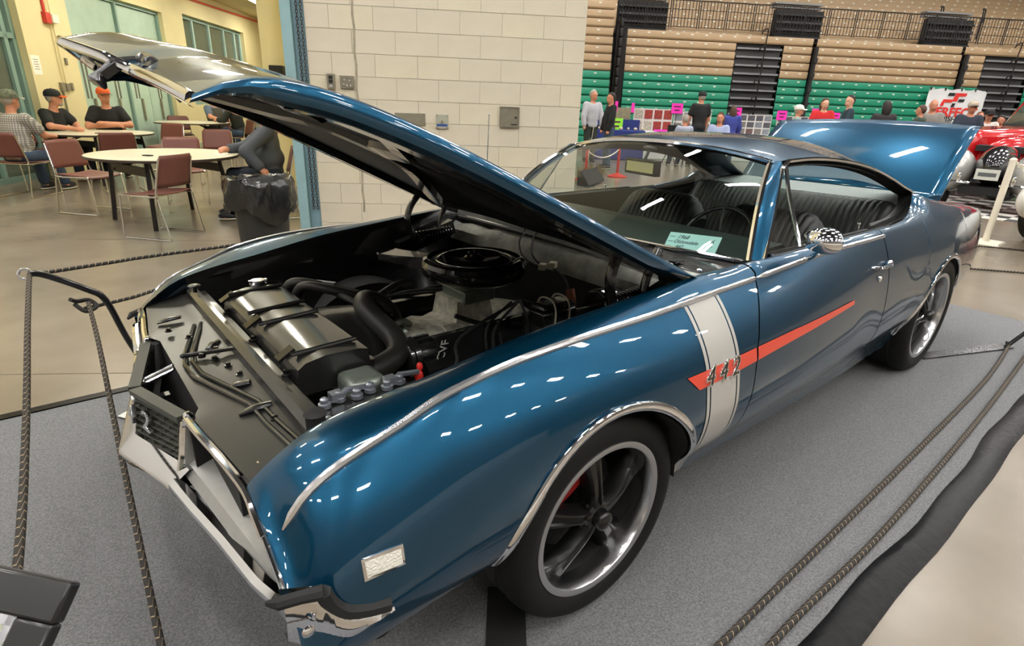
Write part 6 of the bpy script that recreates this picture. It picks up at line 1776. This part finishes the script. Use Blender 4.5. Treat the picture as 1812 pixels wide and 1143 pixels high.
# banner hung on the bleachers
bn = thing('banner', 'white cloth banner with a red and black checker logo on the bleachers', 'banner', room(17.42, BV - .17, 0), HEAD)
m = MB(); rows = []
for i in range(13):
    z = 2.36 - 1.18 * i / 12
    rows.append([(-1.09 + 2.18 * j / 24, .010 * math.sin(j * 1.3 + i * .5) - (.012 if i % 5 == 0 else 0), z - .02 * math.sin(j * .9) * (1 - i / 12)) for j in range(25)])
m.grid(rows); obj('cloth', m, mat('banner_white', '#d4d5d6', rough=.6), bn)
M_bred = mat('logo_red', '#cf2f28', rough=.6); M_bblack = mat('logo_black', '#1a1a1c', rough=.6)
def flag(pts, m_, nm='logo_block'):
    b = MB(); b.prism(pts, .004, Matrix.Translation((0, -.025, 0)) @ Matrix.Rotation(R(90), 4, 'X')); obj(nm, b, m_, bn, smooth=0)
sk = .25
def par(x, z, w, h): return [(x + z * sk, z), (x + w + z * sk, z), (x + w + (z + h) * sk, z + h), (x + (z + h) * sk, z + h)]
ox = -.62
for x, z, w, h, c in ((.02, 2.15, .24, .10, M_bblack), (.28, 2.15, .42, .10, M_bred), (.28, 1.98, .17, .17, M_bred), (-.08, 1.94, .36, .10, M_bred), (-.10, 1.82, .12, .14, M_bred), (.50, 1.97, .22, .09, M_bblack), (.32, 1.80, .12, .12, M_bblack)):
    flag(par(ox + x - .30, z, w, h), c)
Mb = lambda x, z: Matrix.Translation((x, -.030, z)) @ Matrix.Rotation(R(90), 4, 'X')
text('banner_lettering', 'PERFECT', .40, M_bred, bn, Mb(.0, 1.62) @ Matrix.Scale(1.15, 4, (1, 0, 0)), extrude=.002, offset=.012)
text('banner_lettering', 'FINISH LLC', .24, M_bblack, bn, Mb(.06, 1.40) @ Matrix.Scale(1.2, 4, (1, 0, 0)), extrude=.002, offset=.004)
text('banner_lettering', '& CERAMIC', .14, M_bblack, bn, Mb(.05, 1.255) @ Matrix.Scale(1.2, 4, (1, 0, 0)), extrude=.002)
for x in (-1.05, -.5, .1, .62, 1.05):
    b = MB(); b.box((x, -.01, 2.36), (.05, .03, .09)); obj('clip', b, M_bblack, bn)

# standing visitors across the arena
GS = 'visitors across the arena'
def vis(px, py, D, label, headz=None, **k):
    """stand at distance D along the line of sight of the target head position given in room terms"""
    pass
def stand_at(x, y, head, label, **k):
    return person(label, (x, y), head, sit=False, h=.022, fingers=False, group=GS, **k)
def sit_at(x, y, head, label, **k):
    c = copy_tree(fc_); c.location = (x, y, 0); c.rotation_euler = (0, 0, R(head) - R(90) + PI); c['label'] = 'black folding chair under the ' + label
    return person(label, (x, y), head, sit=True, h=.022, fingers=False, group=GS, **k)
GT = lambda n, c: mat(n, c, rough=.85)
up_ = lambda z: (((.10, .25, z), (.20, .12, z - .10)), ((.10, -.25, z), (.20, -.12, z - .10)))
stand_at(10.15, 8.97, -110, 'grey haired man in a pale zip sweater by the wall corner', shirt=GT('sweater_pale', '#a9aab0'), sleeve='long', pants=M_khaki, hair=M_hair_grey, scale=1.01, look=.5)
stand_at(9.58, 7.83, 150, 'man in a black jacket turned away beside the pale sweater', shirt=GT('jacket_black', '#141516'), sleeve='long', pants=M_jeans, hair=M_hair_dark, scale=.975)
stand_at(12.63, 7.49, 60, 'man in a black cap and black tee seen from behind at the vendor table', shirt=M_blacktee, pants=M_navy, cap=(M_capblack, M_capblack), scale=1.05)
stand_at(13.06, 6.81, 40, 'child in a blue hoodie at the vendor table', shirt=GT('hoodie_blue', '#3a4590'), sleeve='long', pants=M_jeans, hair=M_hair_brown, long_hair=True, scale=.88)
sit_at(12.07, 6.52, 200, 'woman in pale blue seated at the vendor table', shirt=GT('blouse_pale', '#9aa6c8'), sleeve='long', pants=M_jeans, hair=M_hair_brown, long_hair=True, scale=1.0)
sit_at(12.03, 7.48, 60, 'person in pale grey seated low behind the black chair', shirt=GT('top_pale', '#9da3b4'), sleeve='long', pants=M_jeans, hair=M_hair_grey, scale=.93)
stand_at(12.43, 4.84, -60, 'person in a white cap stooping behind the trunk lid', shirt=GT('shirt_pale2', '#8b9a94'), pants=M_jeans, cap=(GT('cap_white', '#d8d8d2'), GT('cap_white', '#d8d8d2')), scale=.905)
stand_at(14.01, 5.0, -140, 'woman in a red top facing us over the trunk lid', shirt=GT('top_red', '#c3262a'), pants=M_jeans, hair=M_hair_brown, long_hair=True, scale=1.015, skin=M_skin2)
stand_at(13.72, 4.30, 120, 'man in a dark teal tee looking sideways over the trunk lid', shirt=GT('tee_teal', '#22333c'), pants=M_jeans, hair=M_hair_dark, scale=1.055, skin=M_skin2, look=.6)
stand_at(14.02, 3.64, 40, 'person with dark windblown hair over the trunk lid', shirt=GT('top_dark', '#2c2c2e'), pants=M_jeans, hair=M_hair_dark, long_hair=True, scale=1.0)
stand_at(15.73, 3.26, -150, 'bald man in a grey tee in front of the banner', shirt=GT('tee_grey', '#86827c'), pants=M_jeans, bald=True, scale=1.05)
stand_at(15.2, 3.30, 90, 'person behind the bald man in the grey tee', shirt=GT('top_green', '#3c4a3e'), pants=M_jeans, hair=M_hair_brown, scale=.97)
stand_at(15.45, 2.42, -150, 'man in a tan cap and navy tee in front of the banner', shirt=GT('tee_navy', '#2d3542'), pants=M_jeans, cap=(GT('cap_tan', '#b5aa98'), GT('cap_dark2', '#4a3f38')), scale=1.03)
stand_at(16.0, 2.20, -150, 'man in a white tee and dark cap beside the red truck', shirt=GT('tee_white', '#d6d3cd'), pants=M_jeans, cap=(M_capblack, M_capblack), scale=.94)
stand_at(16.3, 2.02, 180, 'woman with dark hair at the door of the red truck', shirt=GT('top_dark3', '#3a2a2c'), pants=M_jeans, hair=M_hair_dark, long_hair=True, scale=.88)
stand_at(17.2, 2.66, -150, 'reddish haired person behind the white tee', shirt=GT('top_brown', '#59443a'), pants=M_jeans, hair=GT('hair_auburn', '#7a4a34'), scale=.92)

# ---------------------------------------------------------------- other show vehicles
M_carred = mat('truck_red', '#b81318', rough=.25, coat=1.0); M_carsilver = mat('hotrod_silver', '#b9b8b4', rough=.25, coat=1.0, metal=.3); M_whitepost = mat('post_white', '#ddd6c4', rough=.5)
def fender_blob(m, c, r, n=20): m.ell(c, r, n, 12)
hr = thing('vintage_roadster', 'silver fendered black roadster seen from behind beyond the white post', 'car', (11.28, .86, 0), R(6))
# local: x away from us, y left
m = MB(); m.ell((.75, 0, .70), (1.0, .30, .34), 24, 14); obj('body', m, mat('gloss_black_body', (0.01, 0.01, 0.011), rough=.15, coat=1.0), hr)
for s in (-1, 1):
    m = MB(); m.ell((.28, s * .54, .60), (.52, .31, .37), 22, 14); f_ = obj('rear_fender', m, M_carsilver, hr)
    w = MB(); w.lathe([(.20, -.10), (.31, -.10), (.335, -.06), (.335, .06), (.31, .10), (.20, .10)], 28, Matrix.Translation((.28, s * .62, .336)) @ Matrix.Rotation(R(90), 4, 'X')); obj('tire', w, M_rubber, hr)
    for z in (.70, .585):
        l = MB(); l.ell((-.215, s * .62, z), (.030, .042, .042), 12, 8); obj('tail_light', l, M_red_lens, hr)
    b = MB(); b.tube(cr([(-.25, s * .20, .44), (-.27, s * .42, .46), (-.25, s * .70, .44)], 5), .022, 8); b.ell((-.28, s * .36, .53), (.022, .03, .085), 10, 8); obj('bumper_bar', b, M_chrome, hr)
b = MB(); b.box((-.262, 0, .60), (.012, .32, .17)); obj('license_plate', b, mat('plate_white', '#c9cbc4', rough=.5), hr); b = MB(); b.box((-.27, 0, .60), (.004, .24, .06)); obj('plate_number', b, mat('plate_ink', '#5a5e60', rough=.6), hr)
b = MB(); b.box((.4, 0, .32), (1.0, .7, .12)); obj('chassis', b, M_matte, hr)
b = MB(); b.box((1.5, 0, .95), (.5, .9, .10)); obj('cockpit_rim', b, M_matte, hr)
ck = MB(); ck.box((11.9, .7, .003), (3.2, 2.6, .006), rz=R(8))
o = obj('checkered_mat', ck, None); cm = bpy.data.materials.new('checker_tiles'); cm.use_nodes = True; nt = cm.node_tree; cx_ = nt.nodes.new('ShaderNodeTexChecker'); cx_.inputs['Scale'].default_value = 3.3; cx_.inputs['Color1'].default_value = (.55, .53, .48, 1); cx_.inputs['Color2'].default_value = (.04, .04, .04, 1); tc = nt.nodes.new('ShaderNodeTexCoord'); nt.links.new(tc.outputs['Object'], cx_.inputs['Vector']); nt.links.new(cx_.outputs['Color'], nt.nodes['Principled BSDF'].inputs['Base Color']); o.data.materials.append(cm)
tag(o, 'black and white checkered floor mat under the roadster', 'mat')
# red pickup: cab, hood, fenders
tk = thing('pickup_truck', 'red vintage pickup truck at the far side of the show floor', 'truck', (15.05, .55, 0), R(140)); tk.scale = (1.12, 1.12, 1.12)
# local: x = forward, y = left
def slab(pts, w, m_, nm, bev=.06):
    b = MB(); b.prism(pts, w, Matrix.Translation((0, w / 2, 0)) @ Matrix.Rotation(R(90), 4, 'X')); return obj(nm, b, m_, tk, bevel=bev)
slab([(-.7, .55), (.75, .55), (.75, 1.15), (.45, 1.68), (.30, 1.76), (-.55, 1.78), (-.70, 1.65), (-.75, 1.15)], 1.55, M_carred, 'cab', .10)
slab([(.70, .55), (2.15, .55), (2.20, .95), (2.05, 1.12), (.75, 1.20)], 1.15, M_carred, 'engine_hood', .12)
slab([(-2.6, .55), (-.75, .55), (-.75, 1.05), (-2.6, 1.05)], 1.5, M_carred, 'cargo_bed', .05)
for s in (-1, 1):
    for x in (1.55, -1.75):
        b = MB(); b.ell((x, s * .78, .62), (.58, .22, .42), 22, 14); obj('wheel_fender', b, M_carred, tk)
        w = MB(); w.lathe([(.20, -.09), (.33, -.09), (.36, -.05), (.36, .05), (.33, .09), (.20, .09)], 28, Matrix.Translation((x, s * .80, .36)) @ Matrix.Rotation(R(90), 4, 'X')); obj('tire', w, M_rubber, tk)
    b = MB(); b.add([(.69, s * .785, 1.16), (.42, s * .785, 1.62), (-.40, s * .785, 1.65), (-.45, s * .785, 1.16)], [(0, 1, 2, 3)]); obj('side_window', b, M_dkglass, tk, solid=.01)
b = MB(); b.add([(.765, -.66, 1.18), (.765, .66, 1.18), (.475, .60, 1.66), (.475, -.60, 1.66)], [(0, 1, 2, 3)]); obj('windscreen', b, M_dkglass, tk, solid=.01)
b = MB(); b.box((2.22, 0, .75), (.04, 1.0, .34)); obj('grille', b, M_chrome, tk, bevel=.01); b = MB(); b.box((2.34, 0, .48), (.08, 1.7, .12)); obj('bumper', b, M_chrome, tk, bevel=.02)
# white fendered car whose wheel shows at the picture edge
wc = thing('white_car', 'white fendered vintage car whose front wheel shows at the edge', 'car', (8.86, -.34, 0), R(-25))
b = MB(); b.ell((0, 0, .52), (.50, .20, .30), 22, 14); obj('fender', b, mat('white_paint', '#d8d6d0', rough=.25, coat=1.0), wc); b = MB(); b.ell((.3, -.75, .62), (1.4, .60, .42), 24, 14); obj('body', b, mat('white_paint', '#d8d6d0', rough=.25, coat=1.0), wc)
for y in (0, -1.45):
    w = MB(); w.lathe([(.02, .0), (.20, .05), (.30, .09), (.335, .06), (.335, -.06), (.30, -.09), (.02, -.08)], 30, Matrix.Translation((0, y, .336)) @ Matrix.Rotation(R(90), 4, 'X')); obj('tire', w, M_rubber, wc)
# white post with a chain
ps = thing('white_post', 'slim white chain post on a square white foot', 'post', (8.03, -.0, 0))
b = MB(); b.tube([(0, 0, .02), (0.03, 0, 1.0)], .036, 14); obj('post', b, M_whitepost, ps); b = MB(); b.ell((.03, 0, 1.0), (.04, .04, .03), 12, 6); obj('post_cap', b, M_whitepost, ps); b = MB(); b.box((0, 0, .012), (.36, .36, .024), taper=.9); obj('foot', b, M_whitepost, ps)
m = MB()
for z0, z1 in ((.97, .80), (.96, .62)):
    for k in range(26):
        t_ = k / 25; z = z0 + (z1 - z0) * t_ - .22 * 4 * t_ * (1 - t_) * .5
        m.tube([(8.06 + .22 * t_ + .010 * math.cos(a), -.03 - 1.35 * t_ + .028 * math.cos(a), z + .014 * math.sin(a)) for a in [2 * PI * i / 6 for i in range(6)]], .006, 4, closed=True)
tag(obj('post_chain', m, M_whitepost), 'white plastic chain hanging from the slim white post', 'chain')
# card on the dashboard behind the windscreen
cd = thing('entry_card', 'pale blue entry card with handwriting behind the windshield', 'card')
c0 = Vector((.835, -.50, .955)); cx2 = Vector((.10, -.97, 0.06)).normalized(); cyv = Vector((.55, .05, .62)); cyv = (cyv - cx2 * cyv.dot(cx2)).normalized()
Mc = LEAN @ basis(c0, cx2, cyv)
b = MB(); b.box((0, 0, 0), (.215, .105, .0012)); obj('paper', b, mat('card_paper', '#a9d3d3', rough=.75), cd, Mc, smooth=0)
M_pen = mat('pen_ink', '#23313c', rough=.7)
for body, x, y, sz in (('1968', -.045, .034, .024), ('Oldsmobile', -.025, .012, .022), ('442', -.045, -.010, .022), ('Doug Balay', -.022, -.034, .021), ('6', .078, .026, .030)):
    text('handwriting', body, sz, M_pen, cd, Mc @ Matrix.Translation((x, y, .0012)), extrude=.0002, shear=.35)
for k in range(4):
    b = MB(); b.box((-.090, .034 - .0225 * k, .001), (.022, .003, .0008)); obj('printed_label', b, mat('card_print', '#6f9799', rough=.8), cd, Mc, smooth=0)
b = MB(); b.box((.078, .006, .001), (.02, .003, .0008)); obj('printed_label', b, mat('card_print', '#6f9799', rough=.8), cd, Mc, smooth=0)

# red chain posts and a low sign seen through the windscreen
M_redpost = mat('red_post', '#b02a22', rough=.4)
for (x, y, lab) in ((8.63, 6.63, 'red post on a round red foot behind the windshield'), (7.59, 6.57, 'second red post next to the low sign board')):
    t = thing('red_post', lab, 'post', (x, y, 0)); b = MB(); b.lathe([(.001, .0), (.21, .0), (.21, .02), (.06, .07), (.028, .09), (.028, .60), (.001, .61)], 24); obj('post', b, M_redpost, t); b = MB(); b.ell((0, 0, .62), (.04, .04, .04), 12, 8); obj('post_cap', b, M_redpost, t)
m = MB(); m.tube([(8.63 + (7.59 - 8.63) * k / 12, 6.63 - .06 * k / 12, .58 - .16 * 4 * (k / 12) * (1 - k / 12)) for k in range(13)], .012, 6); tag(obj('sagging_chain', m, M_whitepost), 'pale chain sagging between the two red posts', 'chain')
t = thing('floor_sign', 'dark sign board leaning low on the floor behind the windshield', 'sign', (7.15, 5.95, 0), R(25)); b = MB(); b.box((0, 0, .16), (.95, .03, .30), rot=Matrix.Rotation(R(-35), 3, 'X')); obj('board', b, M_matte, t); b = MB(); b.box((0, -.018, .15), (.85, .006, .12), rot=Matrix.Rotation(R(-35), 3, 'X')); obj('white_lettering', b, mat('sign_grey', '#9a9a9c', rough=.6, vary=.6, vscale=30), t); b = MB(); b.box((0, .12, .08), (.5, .2, .16)); obj('prop', b, M_matte, t)
b = MB()
rr = random.Random(5)
for k in range(140):
    a = rr.uniform(-.5, .5); q = Vector((a, rr.uniform(-.12, .12), 0)); b.tube([q, q + Vector((rr.uniform(-.1, .1), rr.uniform(-.1, .1), rr.uniform(.18, .34)))], [.012, .004], 4)
o = obj('dried_grass', b, mat('straw_brown', '#6b5c3c', rough=.9, vary=.3, vscale=10), None, Matrix.Translation((7.42, 6.28, 0)) @ Matrix.Rotation(R(20), 4, 'Z')); tag(o, 'clump of brown dried grass beside the red posts', 'grass', kind='stuff')
